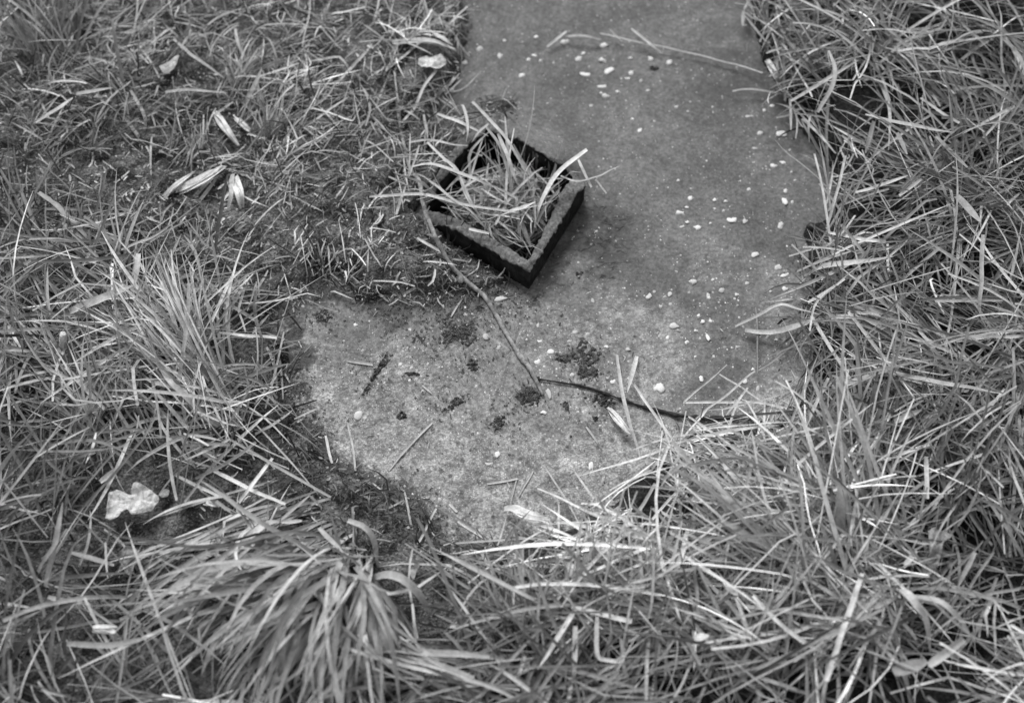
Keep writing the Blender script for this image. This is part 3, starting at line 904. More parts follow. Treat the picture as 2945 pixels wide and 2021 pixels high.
# ------------------------------------------------------------------ single straws, blades and husks
# crop, points, width in crop pixels, tone, (name, category, label) or None when it belongs to the turf
SL, BL, HU = ('grass_straw', 'straw'), ('grass_leaf', 'grass blade'), ('dry_husk', 'husk')
ITEMS = [
 ('S', [(1562, 372, 75), (1400, 495, 68), (1290, 610, 62), (1215, 740, 55), (1160, 870, 45), (1145, 945, 30)], 48, .60, BL, 'broad bright blade rising from the sleeve grass over its right rim'),
 ('S', [(900, 895, 30), (1010, 862, 45), (1130, 812, 48)], 40, .62, BL, 'short wide bright blade lying in the middle of the sleeve grass'),
 ('S', [(520, 0, 50), (560, 110, 62), (566, 220, 64), (555, 312, 55)], 28, .45, BL, 'hooked blade dropping to the sleeve rim near its top corner'),
 ('S', [(310, 85, 45), (430, 118, 58), (560, 175, 62), (735, 268, 55)], 34, .45, BL, 'blade slanting from the moss across the sleeve top corner opening'),
 ('S', [(742, 158, 62), (660, 228, 60), (598, 325, 50)], 24, .42, BL, 'short bent blade at the black top corner of the sleeve'),
 ('S', [(600, -20, 55), (800, 180, 72), (930, 350, 74), (1040, 540, 60), (1098, 690, 45)], 30, .38, BL, 'longest blade running from beyond the top corner down into the sleeve'),
 ('S', [(820, 240, 70), (900, 430, 68), (960, 600, 58), (998, 695, 45)], 36, .40, BL, 'stout blade standing across the far black wall inside the sleeve'),
 ('S', [(720, 190, 66), (830, 350, 62), (900, 560, 50), (960, 660, 40)], 30, .30, BL, 'dull blade beside the stout one at the sleeve far wall'),
 (2, [(140, 1288, 30), (460, 1275, 52), (620, 1300, 58), (800, 1345, 56), (1100, 1392, 45)], 26, .42, SL, 'long straw crossing the left corner of the sleeve from the moss'),
 (2, [(420, 1095, 45), (560, 1075, 58), (730, 1130, 65), (870, 1190, 62), (1010, 1242, 50)], 30, .40, BL, 'blade lying over the upper left rim towards the sleeve middle'),
 (2, [(520, 930, 50), (640, 1040, 58), (720, 1115, 60), (790, 1300, 55), (880, 1440, 45)], 22, .42, BL, 'thin kinked blade bending down across the left of the sleeve opening'),
 ('S', [(1490, 458, 60), (1540, 570, 56), (1597, 692, 45)], 28, .60, SL, 'short bright straw standing at the right corner of the sleeve'),
 ('S', [(1640, 630, 14), (1722, 745, 5)], 16, .48, SL, 'short thin straw on the slab just right of the sleeve corner'),
 ('S', [(1340, 590, 55), (1450, 630, 58), (1560, 625, 52), (1700, 575, 32), (1835, 508, 14)], 22, .42, BL, 'wavy thin blade reaching out of the sleeve onto the slab'),
 ('S', [(680, 700, 25), (800, 770, 30), (945, 848, 28)], 22, .5, None, ''),
 ('S', [(1010, 980, 5), (1050, 1090, 5), (1092, 1195, 0)], 42, .38, None, ''),
 ('S', [(578, 1032, 46), (660, 1055, 46), (742, 1078, 44)], 30, .52, SL, 'stub of straw resting on the near left rim of the sleeve'),
 ('S', [(795, 1005, 25), (840, 918, 30)], 22, .6, None, ''),
 ('S', [(240, 640, 50), (420, 770, 58), (580, 880, 54), (690, 1000, 44)], 28, .36, BL, 'dull blade crossing the left corner of the sleeve diagonally'),
 ('S', [(500, 590, 62), (560, 740, 58), (610, 840, 52), (670, 955, 44)], 20, .45, None, ''),
 ('S', [(380, 720, 50), (560, 520, 55), (720, 330, 62)], 16, .30, None, ''),
 # on the slab
 (5, [(1765, 838, 6), (1780, 980, 22), (1805, 1115, 30), (1850, 1280, 30), (1885, 1400, 25), (1935, 1595, 20)], 27, .42, BL, 'long blade pointing up the slab from the grass, left of two tips'),
 (5, [(1897, 848, 6), (1870, 960, 20), (1835, 1085, 22)], 32, .50, BL, 'short broad blade tip on the slab, right of two tips'),
 (5, [(1835, 990, 8), (1960, 1160, 25), (2100, 1360, 35), (2275, 1590, 40)], 18, .45, SL, 'thin straw running down from the slab into the lower right grass'),
 (6, [(50, 1155, 14), (300, 1152, 18), (580, 1160, 25), (840, 1235, 35)], 18, .48, SL, 'long level straw over the squared end of the dark stick'),
 (5, [(1715, 1195, 6), (1780, 1285, 16), (1855, 1360, 16)], 34, .60, HU, 'pale pointed husk at the slab edge below the dark stick'),
 (5, [(265, 1600), (420, 1420), (557, 1288)], 15, .42, SL, 'fine straight straw slanting across the lower slab'),
 (5, [(0, 1285), (30, 1420), (55, 1600)], 15, .42, SL, 'fine upright straw on the left part of the lower slab'),
 (5, [(118, 415, 8), (238, 462, 5)], 19, .52, SL, 'short pale straw at the mud edge left of the sleeve shadow'),
 (5, [(308, 482), (400, 430), (487, 383)], 19, .40, SL, 'dull straw pointing to the sleeve along the mud edge'),
 (5, [(678, 592), (765, 450)], 12, .42, None, ''),
 (5, [(1562, 1318), (1636, 1416)], 15, .42, SL, 'short straw on the lower slab nearest the pale pointed husk'),
 (5, [(0, 885), (165, 912)], 24, .38, SL, 'short level straw on the slab at the head of the dark streak'),
 (5, [(425, 58, 22), (530, 125, 20), (618, 175, 16)], 22, .58, SL, 'pale straw butting against the twig below the sleeve left corner'),
 (5, [(378, 0, 20), (420, 110, 15)], 22, .52, None, ''),
 (5, [(85, 90, 20), (112, 205, 18)], 18, .55, None, ''),
 (5, [(490, 1045), (555, 1100)], 14, .48, None, ''),
 (8, [(912, 156), (1010, 140), (1112, 126)], 15, .48, SL, 'short level straw in the middle of the lower slab'),
 (8, [(1218, 72), (1115, 242)], 13, .42, SL, 'thin straw standing right of the short level straw, lower slab'),
 (8, [(1108, 130), (1070, 270)], 9, .36, None, ''),
 (8, [(722, 400), (905, 522)], 17, .50, SL, 'short stout straw slanting down right near the foot of the slab'),
 (8, [(662, 292), (716, 342)], 17, .50, SL, 'stub of pale straw just above the slanting stout straw'),
 (8, [(443, 592, 10), (580, 322, 8)], 15, .48, SL, 'straw leaning right at the ragged lower left slab edge'),
 (8, [(375, 212), (395, 330, 12), (425, 470, 10), (440, 600, 10)], 14, .42, None, ''),
 (8, [(255, 320, 10), (372, 263, 8)], 12, .42, None, ''),
 (8, [(1238, 183, 5), (1410, 260, 15), (1640, 372, 35), (1830, 450, 45)], 20, .50, SL, 'long straw reaching up left from the lower grass over the slab'),
 (8, [(1050, 335, 8), (1095, 318, 18), (1180, 360, 22), (1310, 405, 22)], 62, .58, HU, 'ragged curled pale husk at the foot of the slab'),
 (8, [(1190, 398, 18), (1330, 450, 26), (1485, 512, 30)], 24, .60, SL, 'bright stalk running right from the ragged curled husk'),
 (8, [(985, 690, 20), (1380, 700, 32), (1655, 716, 40)], 21, .55, SL, 'level bright straw across the grass below the ragged husk'),
 (8, [(1370, 400, 30), (1850, 490, 48), (2120, 545, 50)], 28, .50, SL, 'long flat straw over the lower grass, right of the ragged husk'),
 (8, [(1395, 610, 40), (1480, 730, 52), (1605, 832, 50)], 48, .58, HU, 'thick pale leaf sheath with blunt end in the lower grass'),
 (8, [(955, 708, 18), (1080, 750, 28), (1245, 768, 30)], 17, .5, None, ''),
 (8, [(1488, 78, 6), (1640, 300, 30), (1720, 400, 35)], 14, .46, None, ''),
 (8, [(980, 562, 8), (1045, 368, 5)], 11, .42, None, ''),
 (8, [(1300, 58, 5), (1420, 240, 14), (1545, 490, 30)], 11, .42, None, ''),
 (8, [(1384, 290, 10), (1378, 585, 40)], 13, .52, None, ''),
 (8, [(845, 700, 20), (890, 780, 28), (906, 860, 28), (905, 930, 20)], 17, .58, BL, 'small drooping pale blade in the dark hollow below the slab'),
 (8, [(1470, 968, 55), (1860, 1055, 65)], 36, .52, SL, 'broad flat bright straw in the bottom grass, below the leaf sheath'),
 (8, [(2228, 470, 60), (2175, 650, 65), (2125, 800, 55)], 30, .55, BL, 'pale swollen blade tip hanging in the lower right grass'),
 (8, [(1902, 515, 50), (1770, 785, 45)], 12, .5, None, ''),
 (9, [(1222, 742, 75), (1100, 1090, 90), (982, 1450, 90)], 34, .48, SL, 'long straight straw leaning down left through the bottom right grass'),
 (9, [(1420, 850, 70), (1500, 868, 95), (1580, 960, 95), (1640, 1060, 75), (1668, 1260, 40)], 62, .46, BL, 'broad arched blade bending down near the lower right corner'),
 (9, [(1530, 890, 80), (1720, 920, 90), (1830, 1010, 85), (1940, 1180, 50)], 46, .36, BL, 'dull arched blade right of the broad one, lower right corner'),
 (9, [(1640, -20, 70), (1645, 255, 60)], 30, .58, SL, 'bright upright straw near the right edge, above the arched blades'),
 (9, [(1295, 975, 60), (1460, 895, 70)], 30, .46, None, ''),
 (9, [(645, 935, 60), (765, 795, 60)], 24, .46, None, ''),
 (9, [(1960, 610, 70), (1845, 835, 70)], 30, .34, None, ''),
 (9, [(1650, 1345, 80), (1890, 1175, 85)], 52, .38, SL, 'thick soft-edged stalk in the far lower right corner'),
 (9, [(1430, 1395, 75), (1640, 1315, 80)], 80, .26, None, ''),
 (9, [(385, 900, 70), (440, 1040, 75), (492, 1195, 65)], 23, .52, None, ''),
 (9, [(320, 830, 70), (400, 885, 70)], 40, .5, None, ''),
 (9, [(1500, 690, 60), (1580, 600, 60)], 35, .5, None, ''),
 (6, [(388, 657, 4), (540, 580, 26), (680, 513, 42), (800, 545, 44), (955, 587, 40)], 23, .44, BL, 'blade folded to a sharp peak over the right edge of the slab'),
 (6, [(812, 340, 10), (960, 262, 45), (1200, 232, 62), (1420, 200, 60)], 46, .44, BL, 'wide blade tip at the right slab edge above the folded blade'),
 (6, [(785, 302, 14), (960, 225, 45), (1145, 165, 58)], 28, .42, None, ''),
 (6, [(735, 192, 10), (1085, 98, 45)], 16, .40, SL, 'thin straw over the right slab edge below the black pebble'),
 (6, [(1005, 42, 40), (1372, 106, 60)], 28, .58, SL, 'bright straw in the grass right of the black pebble'),
 (6, [(862, 498, 40), (1105, 347, 60)], 27, .52, SL, 'bright straw leaning up right behind the folded blade'),
 (6, [(885, 585, 50), (1000, 780, 58), (1130, 1002, 55)], 25, .46, SL, 'straw slanting down right from under the folded blade'),
 (6, [(1310, 935, 60), (1700, 1020, 70), (2120, 1090, 70)], 36, .40, BL, 'long blade pointing at the right edge in the middle grass'),
 (6, [(1430, 1280, 60), (1520, 1235, 70), (1610, 1200, 65)], 40, .52, BL, 'broad bright blade scrap in the right grass below the long blade'),
 (6, [(50, 1152, 14), (330, 908, 10)], 15, .44, SL, 'thin straw rising right from the slab edge near the dark stick'),
 (6, [(130, 1265, 25), (330, 1100, 20), (515, 945, 8)], 15, .40, SL, 'thin straw on the slab running parallel to the rising one, to its right'),
 (6, [(265, 955, 8), (430, 1060, 16), (590, 1165, 25)], 14, .44, None, ''),
 (6, [(530, 948, 5), (700, 832, 12), (905, 680, 35)], 12, .36, None, ''),
 (6, [(520, 530, 4), (532, 700, 6), (530, 960, 6)], 12, .16, SL, 'thin dark straw upright on the slab under the folded blade'),
 (6, [(470, 1060, 20), (330, 1240, 30)], 16, .42, None, ''),
 (6, [(1080, 1048, 55), (1275, 962, 60)], 42, .46, None, ''),
 (6, [(1035, 1035, 55), (1095, 1180, 50)], 42, .46, None, ''),
 (6, [(2012, 50, 80), (2000, 350, 90), (1992, 560, 85), (2055, 690, 70)], 32, .34, None, ''),
 (6, [(1700, 492, 70), (2140, 488, 80)], 24, .34, None, ''),
 (2, [(1308, 306, 4), (1435, 205, 10)], 24, .46, SL, 'short straw on the far slab, at the top of the photo'),
 (2, [(1430, 235, 6), (1540, 235, 10), (1660, 262, 6)], 30, .30, SL, 'dull chip of straw lying level beside the short straw on the far slab'),
 (2, [(1720, 190, 15), (1800, 277, 4)], 18, .42, None, ''),
 (2, [(1860, 190, 15), (1980, 290, 12), (2062, 352, 4)], 22, .44, SL, 'straw pointing down right at the far edge of the slab'),
 (3, [(-500, 220, 12), (0, 325, 8), (370, 420, 8), (560, 478, 14)], 14, .42, SL, 'very long thin stalk across the far right part of the slab'),
 (3, [(598, 395, 20), (650, 490, 26), (715, 595, 14)], 42, .46, HU, 'pale dead blade hanging on the upper right slab edge'),
 (3, [(745, 645, 30), (752, 855, 20)], 20, .40, None, ''),
 (3, [(755, 660, 35), (1000, 512, 60), (1195, 395, 70)], 30, .38, BL, 'blade reaching down left to the upper right slab edge'),
 (3, [(925, 735, 50), (1020, 570, 70), (1040, 450, 75), (1000, 330, 70)], 34, .38, None, ''),
 (3, [(880, 745, 45), (862, 830, 50), (868, 935, 40)], 16, .36, None, ''),
 (3, [(985, 1500, 20), (1060, 1240, 40), (1112, 1015, 50)], 21, .46, SL, 'straw standing on the right slab edge just above the black pebble'),
 (3, [(1240, 755, 70), (1500, 810, 80), (1810, 872, 80)], 34, .38, BL, 'long level blade in the blurred upper right grass'),
 (3, [(1595, 645, 80), (1855, 808, 80)], 36, .40, SL, 'stout straw slanting down right in the upper right grass'),
 (3, [(1175, 1262, 55), (1380, 1195, 65), (1515, 1152, 65)], 29, .52, None, ''),
 (3, [(1462, 1282, 65), (1625, 1165, 70)], 29, .48, None, ''),
 (3, [(1295, 795, 75), (1240, 1005, 60)], 36, .38, None, ''),
 (3, [(1448, 868, 75), (1512, 1015, 70)], 32, .40, None, ''),
 (3, [(1700, 895, 80), (1905, 1095, 80)], 42, .34, None, ''),
 (3, [(1840, 1285, 80), (1995, 1450, 80)], 60, .36, None, ''),
 # left
 (4, [(1440, 695, 40), (1818, 732, 22)], 27, .64, SL, 'thick bright straw pointing at the left edge of the slab'),
 (4, [(1468, 500, 35), (1692, 627, 25)], 25, .55, SL, 'bright straw slanting down right above the thick one, left of the slab'),
 (4, [(1660, 702, 25), (1762, 578, 20)], 17, .42, None, ''),
 (4, [(1665, 447, 25), (1757, 288, 25)], 19, .36, None, ''),
 (4, [(425, 925, 60), (685, 1200, 55)], 30, .44, SL, 'stout straw slanting down right in the left grass'),
 (4, [(450, 560, 60), (620, 490, 70), (760, 440, 70), (885, 380, 60)], 58, .38, BL, 'broad dull blade rising right in the left grass'),
 (4, [(912, 175, 80), (900, 290, 80), (885, 400, 70)], 40, .42, BL, 'upright blade at the tip of the broad dull one'),
 (4, [(1828, 800, 10), (1850, 1000, 10), (1857, 1135, 8)], 15, .42, None, ''),
 (4, [(1675, 1165, 25), (1842, 938, 15)], 15, .44, None, ''),
 (4, [(2132, 1368), (2178, 1555)], 18, .52, SL, 'pale straw upright on the slab by its lower left edge'),
 (4, [(1928, 1262, 12), (2072, 1198, 6)], 15, .44, SL, 'straw sticking out onto the slab from its dark lower left edge'),
 (4, [(1648, 958, 20), (1862, 1232, 15)], 14, .44, None, ''),
 (4, [(1990, 742, 8), (1860, 760, 12), (1780, 780, 14), (1610, 905, 15)], 16, .20, None, ''),
 (7, [(1395, 75, 35), (1640, 190, 45), (1875, 292, 35)], 27, .64, SL, 'bright jointed straw slanting down right, lower of a crossed pair'),
 (7, [(1785, -10, 40), (1640, 180, 52), (1565, 280, 40)], 24, .64, SL, 'bright straw crossing over the jointed one above the large tussock'),
 (7, [(655, 145, 45), (760, 70, 50)], 36, .64, SL, 'short thick bright straw just above the crumpled leaf'),
 (7, [(1150, 105, 35), (1440, 242, 30)], 23, .48, SL, 'straw slanting down right, right of the crumpled leaf'),
 (7, [(1352, 272, 25), (1445, 303, 22)], 40, .56, HU, 'small pale leaf scrap between crumpled leaf and crossed straws'),
 (7, [(1850, 405, 50), (1985, 400, 45)], 30, .56, None, ''),
 (7, [(1835, 398, 50), (2032, 232, 60)], 18, .48, None, ''),
 (7, [(2032, 232, 60), (2110, 310, 40)], 18, .48, None, ''),
 (7, [(2090, 445, 60), (2245, 615, 60)], 30, .42, None, ''),
 (7, [(690, 540, 60), (706, 775, 50)], 17, .5, None, ''),
 (7, [(470, 608, 50), (745, 692, 50)], 36, .32, None, ''),
 (7, [(1145, 915, 75), (1255, 1003, 75)], 30, .44, None, ''),
 (7, [(435, 1208, 60), (700, 1212, 70), (965, 1165, 70)], 36, .36, None, ''),
 (7, [(315, 900, 50), (595, 947, 55)], 30, .36, None, ''),
 (7, [(615, 1102, 55), (755, 1132, 55)], 40, .56, HU, 'pale husk flake in the grass at the lower left corner'),
 (7, [(300, 830, 50), (370, 500, 90), (412, 285, 100)], 38, .32, BL, 'tall dull blade standing near the left edge below the crumpled leaf'),
 (7, [(250, 740, 50), (310, 620, 80), (440, 450, 90)], 30, .30, None, ''),
 (8, [(420, 940, 60), (435, 1080, 60), (450, 1225, 45)], 16, .55, None, ''),
 (8, [(1155, 1290, 60), (1108, 1440, 50)], 24, .62, SL, 'bright stub of straw standing at the bottom edge'),
 (8, [(1500, 965, 60), (1400, 1130, 75), (1245, 1370, 70)], 29, .52, BL, 'long bright blade leaning down left at the bottom'),
 (8, [(1495, 1090, 65), (1478, 1440, 60)], 32, .5, None, ''),
 (8, [(1630, 1030, 60), (1636, 1270, 55), (1690, 1312, 52), (1795, 1325, 50)], 28, .48, SL, 'straw bent in a right angle in the bottom grass'),
 (8, [(320, 1290, 60), (560, 1345, 70), (830, 1425, 60)], 44, .42, None, ''),
 (8, [(350, 1250, 60), (640, 1270, 70), (930, 1290, 60)], 44, .40, None, ''),
 # upper left
 (1, [(1062, 1300, 22), (1150, 1215, 30), (1275, 1128, 26)], 38, .50, HU, 'narrow pale husk, left of the three on the upper left moss'),
 (1, [(1165, 1250, 22), (1300, 1190, 34), (1400, 1130, 34), (1475, 1088, 24)], 74, .56, HU, 'wide split pale husk, middle of the three on the upper left moss'),
 (1, [(1238, 1335, 14), (1330, 1230, 26), (1400, 1165, 24)], 30, .50, None, ''),
 (1, [(1265, 1375, 10), (1350, 1260, 26), (1430, 1160, 24)], 26, .46, None, ''),
 (1, [(1540, 1150, 26), (1565, 1260, 36), (1592, 1385, 18)], 58, .60, HU, 'blunt pale husk, right of the three on the upper left moss'),
 (1, [(1525, 1140, 26), (1515, 1270, 34), (1488, 1400, 16)], 36, .50, None, ''),
 (1, [(1415, 745, 26), (1480, 840, 34), (1560, 945, 22)], 48, .52, HU, 'straight pale husk below the close pair of grass tufts'),
 (1, [(1545, 768, 26), (1630, 858, 26)], 36, .56, HU, 'short pale husk bit right of the straight one'),
 (1, [(235, 805, 50), (330, 745, 55), (500, 635, 50)], 48, .40, BL, 'broad blade rising right at the upper left edge'),
 (1, [(500, 612, 45), (740, 575, 45)], 34, .38, None, ''),
 (1, [(588, 870, 20), (700, 670, 40), (860, 530, 40)], 26, .36, None, ''),
 (1, [(860, 590, 40), (945, 760, 35), (945, 905, 20)], 26, .36, None, ''),
 (1, [(810, 765, 26), (940, 920, 26), (1100, 1010, 20)], 32, .38, None, ''),
 (1, [(1365, 700, 25), (1362, 1045, 12)], 14, .42, None, ''),
 (1, [(1540, 190, 45), (1555, 270, 45), (1590, 370, 35)], 24, .48, None, ''),
 (1, [(1140, 260, 45), (1300, 390, 45), (1470, 510, 35)], 28, .36, None, ''),
 (1, [(1080, 600, 35), (1250, 590, 40), (1490, 615, 30)], 30, .38, None, ''),
 (1, [(1970, 850, 25), (2090, 770, 35), (2279, 640, 35)], 18, .46, SL, 'long thin straw rising right across the upper mossy ground'),
 (1, [(1405, 750, 30), (1530, 665, 35)], 22, .44, None, ''),
 (1, [(2060, 1170, 20), (2279, 1065, 25)], 22, .46, None, ''),
 (1, [(1500, 1115, 20), (1740, 1200, 16)], 20, .40, None, ''),
 (1, [(1740, 1200, 14), (1960, 1115, 14)], 18, .36, None, ''),
 (1, [(1870, 1225, 14), (1950, 1270, 14)], 34, .54, None, ''),
 (1, [(1720, 1075, 8), (1780, 1105, 14), (1850, 1110, 8)], 30, .07, None, ''),
 (1, [(680, 1475, 20), (820, 1500, 24), (990, 1528, 18)], 24, .42, None, ''),
 (1, [(250, 1260, 40), (400, 1370, 50), (600, 1590, 45)], 40, .30, None, ''),
 (1, [(400, 1450, 45), (590, 1600, 40)], 26, .42, None, ''),
 (1, [(465, 1080, 25), (463, 1320, 20)], 14, .40, None, ''),
 (1, [(620, 1600, 30), (700, 1505, 30)], 20, .42, None, ''),
 (1, [(2210, 545, 25), (2300, 440, 30)], 24, .5, None, ''),
 (2, [(0, 480, 25), (160, 290, 30)], 24, .48, None, ''),
 (2, [(30, 640, 18), (200, 500, 25), (330, 400, 30), (470, 285, 26)], 24, .44, SL, 'long straw slanting up right below the pale scrap by the far slab'),
 (2, [(340, 450, 18), (520, 455, 24), (712, 478, 10)], 22, .48, SL, 'level straw under the pale scrap at the far left of the slab'),
 (2, [(300, 278, 30), (460, 268, 38), (600, 285, 38), (705, 325, 16)], 46, .52, HU, 'long pale husk with upturned end above the pale scrap'),
 (2, [(560, 215, 36), (640, 260, 40), (690, 300, 30)], 40, .54, None, ''),
 (2, [(350, 810, 25), (440, 700, 30), (500, 560, 32), (580, 455, 30)], 22, .44, SL, 'thin curved stalk rising towards the pale scrap'),
 (2, [(345, 520, 20), (345, 640, 18)], 24, .44, None, ''),
 (2, [(385, 800, 20), (470, 735, 24)], 26, .44, None, ''),
 (2, [(45, 655, 20), (280, 890, 24)], 20, .38, None, ''),
 (2, [(20, 1055, 20), (215, 845, 24)], 24, .44, None, ''),
 (2, [(40, 930, 20), (140, 840, 22)], 26, .44, None, ''),
 (2, [(200, 1130, 20), (410, 1225, 30)], 18, .36, None, ''),
 (2, [(320, 1400, 30), (375, 1220, 35)], 22, .44, None, ''),
 (2, [(470, 950, 45), (400, 1170, 40)], 16, .40, None, ''),
 (2, [(410, 930, 35), (540, 920, 40), (700, 950, 45), (790, 958, 44)], 20, .42, None, ''),
 (2, [(345, 1400, 25), (410, 1580, 20)], 20, .36, None, ''),
 (2, [(500, 755, 30), (520, 905, 30)], 22, .42, None, ''),
 (2, [(560, 560, 15), (640, 500, 10)], 20, .36, None, ''),
 (2, [(610, 600, 18), (740, 590, 12), (880, 465, 4)], 12, .34, None, ''),
 (2, [(640, 620, 18), (745, 518, 8)], 14, .36, None, ''),
]
for c, pts, w, tone, kind, lab in ITEMS:
    if c in (3, 4, 6, 7, 8, 9):     # these lie on top of the mat of grass
        pts = [q if len(q) < 3 or q[2] < 20 else (q[0], q[1], q[2] + 11) for q in pts]
    P = spot_line(c, pts)
    wm = w * CR[c][2] / FPX * 1.55 * (1 if w < 20 else .95) * (1.2 if kind is HU else 1)
    if kind is HU: tone = min(tone * 1.22, .76)
    else: tone = min(tone * 1.02, .70)
    tip = .35 if kind is BL or kind is None else (.85 if kind is SL else .3)
    if kind is BL: tip = .15
    sd = strip_along(P, wm, tone, 18 if len(pts) > 2 else 9, tip, rng.normal(0, .2), .30 if kind is SL else .22)
    if kind is None:
        turf.add(sd)
    else:
        p = Pile(); p.add(sd)
        if kind is HU:      # frayed husks have a second layer and torn fibres
            for _ in range(3):
                a = P + rng.normal(0, .0022, P.shape) * [1, 1, .3]
                p.add(strip_along(a, wm * rng.uniform(.25, .6), tone * rng.uniform(.75, 1.05), 12, .3, rng.normal(0, .5), .2, .002))
        elif kind is SL and w > 20:
            a = P[-1]; dv = (P[-2] - P[-1]); dv = dv / np.linalg.norm(dv)
        o = link(kind[0], p.mesh(kind[0]), MAT_STRAW)
        tag(o, lab, kind[1])

tag(link('turf_grass', turf.mesh('turf_grass'), MAT_GRASS), 'thick mat of long dead and living grass around the slab', 'grass', kind='stuff')
tag(link('short_grass', short.mesh('short_grass'), MAT_GRASS), 'short thin grass and stalks over the mossy ground on the upper left', 'grass', kind='stuff')

# small broken bits lying on soil and slab
lit = Pile()


def bits(n, box, on_slab, L, W, tone, sd=.7, hi=.6):
    px = rng.uniform(box[0], box[2], n); py = rng.uniform(box[1], box[3], n)
    g = ground_at(px, py)
    ok = poly_sd(g[:, 0], g[:, 1], Q_OUT) > .004
    sdp = poly_sd(g[:, 0], g[:, 1], SLAB)
    ok &= (sdp < 0) if on_slab else (sdp > -.012)
    g = g[ok]; n = len(g)
    z = floor_z(g[:, 0], g[:, 1]) + .001 + (0 if on_slab else .004) * rng.random(n)
    lit.add(blades(np.stack([g[:, 0], g[:, 1], z], -1), rng.uniform(0, 6.28, n), R(12) * rng.standard_normal(n) * (0 if on_slab else 1),
                   L[0] + (L[1] - L[0]) * rng.random(n) ** 2, W[0] + (W[1] - W[0]) * rng.random(n) ** 2, .3 * rng.random(n), .6 * rng.standard_normal(n),
                   tones(n, tone, sd, .02, hi), roll=.4 * rng.standard_normal(n), nseg=3, tip=.5))


bits(12000, (-200, -200, 1560, 920), False, (.0015, .012), (.0008, .0032), .13)
bits(1100, (-200, -200, 1560, 920), False, (.003, .026), (.0011, .0032), .46, .3, .75)
bits(2600, (600, 820, 1500, 1700), False, (.002, .012), (.0008, .003), .09)
bits(300, (600, 820, 1500, 1700), False, (.003, .016), (.0012, .003), .4, .3)
bits(160, (800, 830, 1900, 1650), True, (.002, .010), (.0005, .0014), .07, .6, .3)
bits(70, (800, 830, 2300, 1650), True, (.003, .014), (.0006, .0014), .38, .3)
def crumbs(c, x, y, n, r, tone=.07):
    n = int(n * (.45 if c == 5 else .8)); r = r * 1.2
    px, py = crop(c, x, y)
    g = ground_at(px + r * rng.standard_normal(n), py + .8 * r * rng.standard_normal(n))
    g = g[poly_sd(g[:, 0], g[:, 1], Q_OUT) > .004]; n = len(g)
    lit.add(blades(np.stack([g[:, 0], g[:, 1], floor_z(g[:, 0], g[:, 1]) + .0006], -1), rng.uniform(0, 6.28, n), np.zeros(n), .0012 + .004 * rng.random(n) ** 2,
                   .0007 + .0014 * rng.random(n), .2 * rng.random(n), .6 * rng.standard_normal(n), tones(n, tone, .5, .02, .3), roll=.4 * rng.standard_normal(n), nseg=3, tip=.6))


for q in ((5, 1580, 880, 150, 42), (5, 720, 700, 260, 60), (5, 810, 905, 70, 22), (5, 1180, 1110, 120, 38), (5, 690, 1170, 90, 36), (5, 980, 1290, 80, 32),
          (5, 460, 755, 60, 30), (5, 1650, 1145, 100, 42), (5, 180, 980, 110, 50), (5, 900, 420, 160, 60), (5, 600, 470, 220, 70), (5, 250, 440, 160, 70),
          (0, 760, 900, 160, 34), (0, 930, 915, 100, 30), (0, 1420, 345, 120, 32), (0, 1180, 1500, 260, 50), (0, 1080, 1440, 260, 50), (0, 1250, 1580, 200, 50),
          (0, 870, 1240, 200, 40), (0, 830, 1120, 200, 35), (0, 1500, 860, 160, 45), (0, 1340, 870, 240, 50), (0, 1150, 870, 220, 50), (0, 2340, 760, 120, 30), (0, 2330, 1000, 160, 40)):
    crumbs(*q)
tag(link('plant_litter', lit.mesh('plant_litter'), MAT_STRAW), 'crumbs of dead plants scattered over the mud and slab', 'litter', kind='stuff')

# ------------------------------------------------------------------ stones
def lump(name, rx, ry, rz, seed, sub=2, jag=.25):
    bm = bmesh.new()
    bmesh.ops.create_icosphere(bm, subdivisions=sub, radius=1)
    co = np.array([v.co[:] for v in bm.verts])
    k = 1 + jag * fbm(co * [1, 1, .5], 1.1, seed, 2) + .35 * jag * fbm(co, 3.0, seed + 5, 2)
    k = np.clip(k, .35, 2)
    for v, f in zip(bm.verts, k):
        v.co = Vector((v.co.x * f * rx, v.co.y * f * ry, max(v.co.z, -.3) * f * rz))
    me = bpy.data.meshes.new(name); bm.to_mesh(me); bm.free()
    for p in me.polygons: p.use_smooth = True
    return me


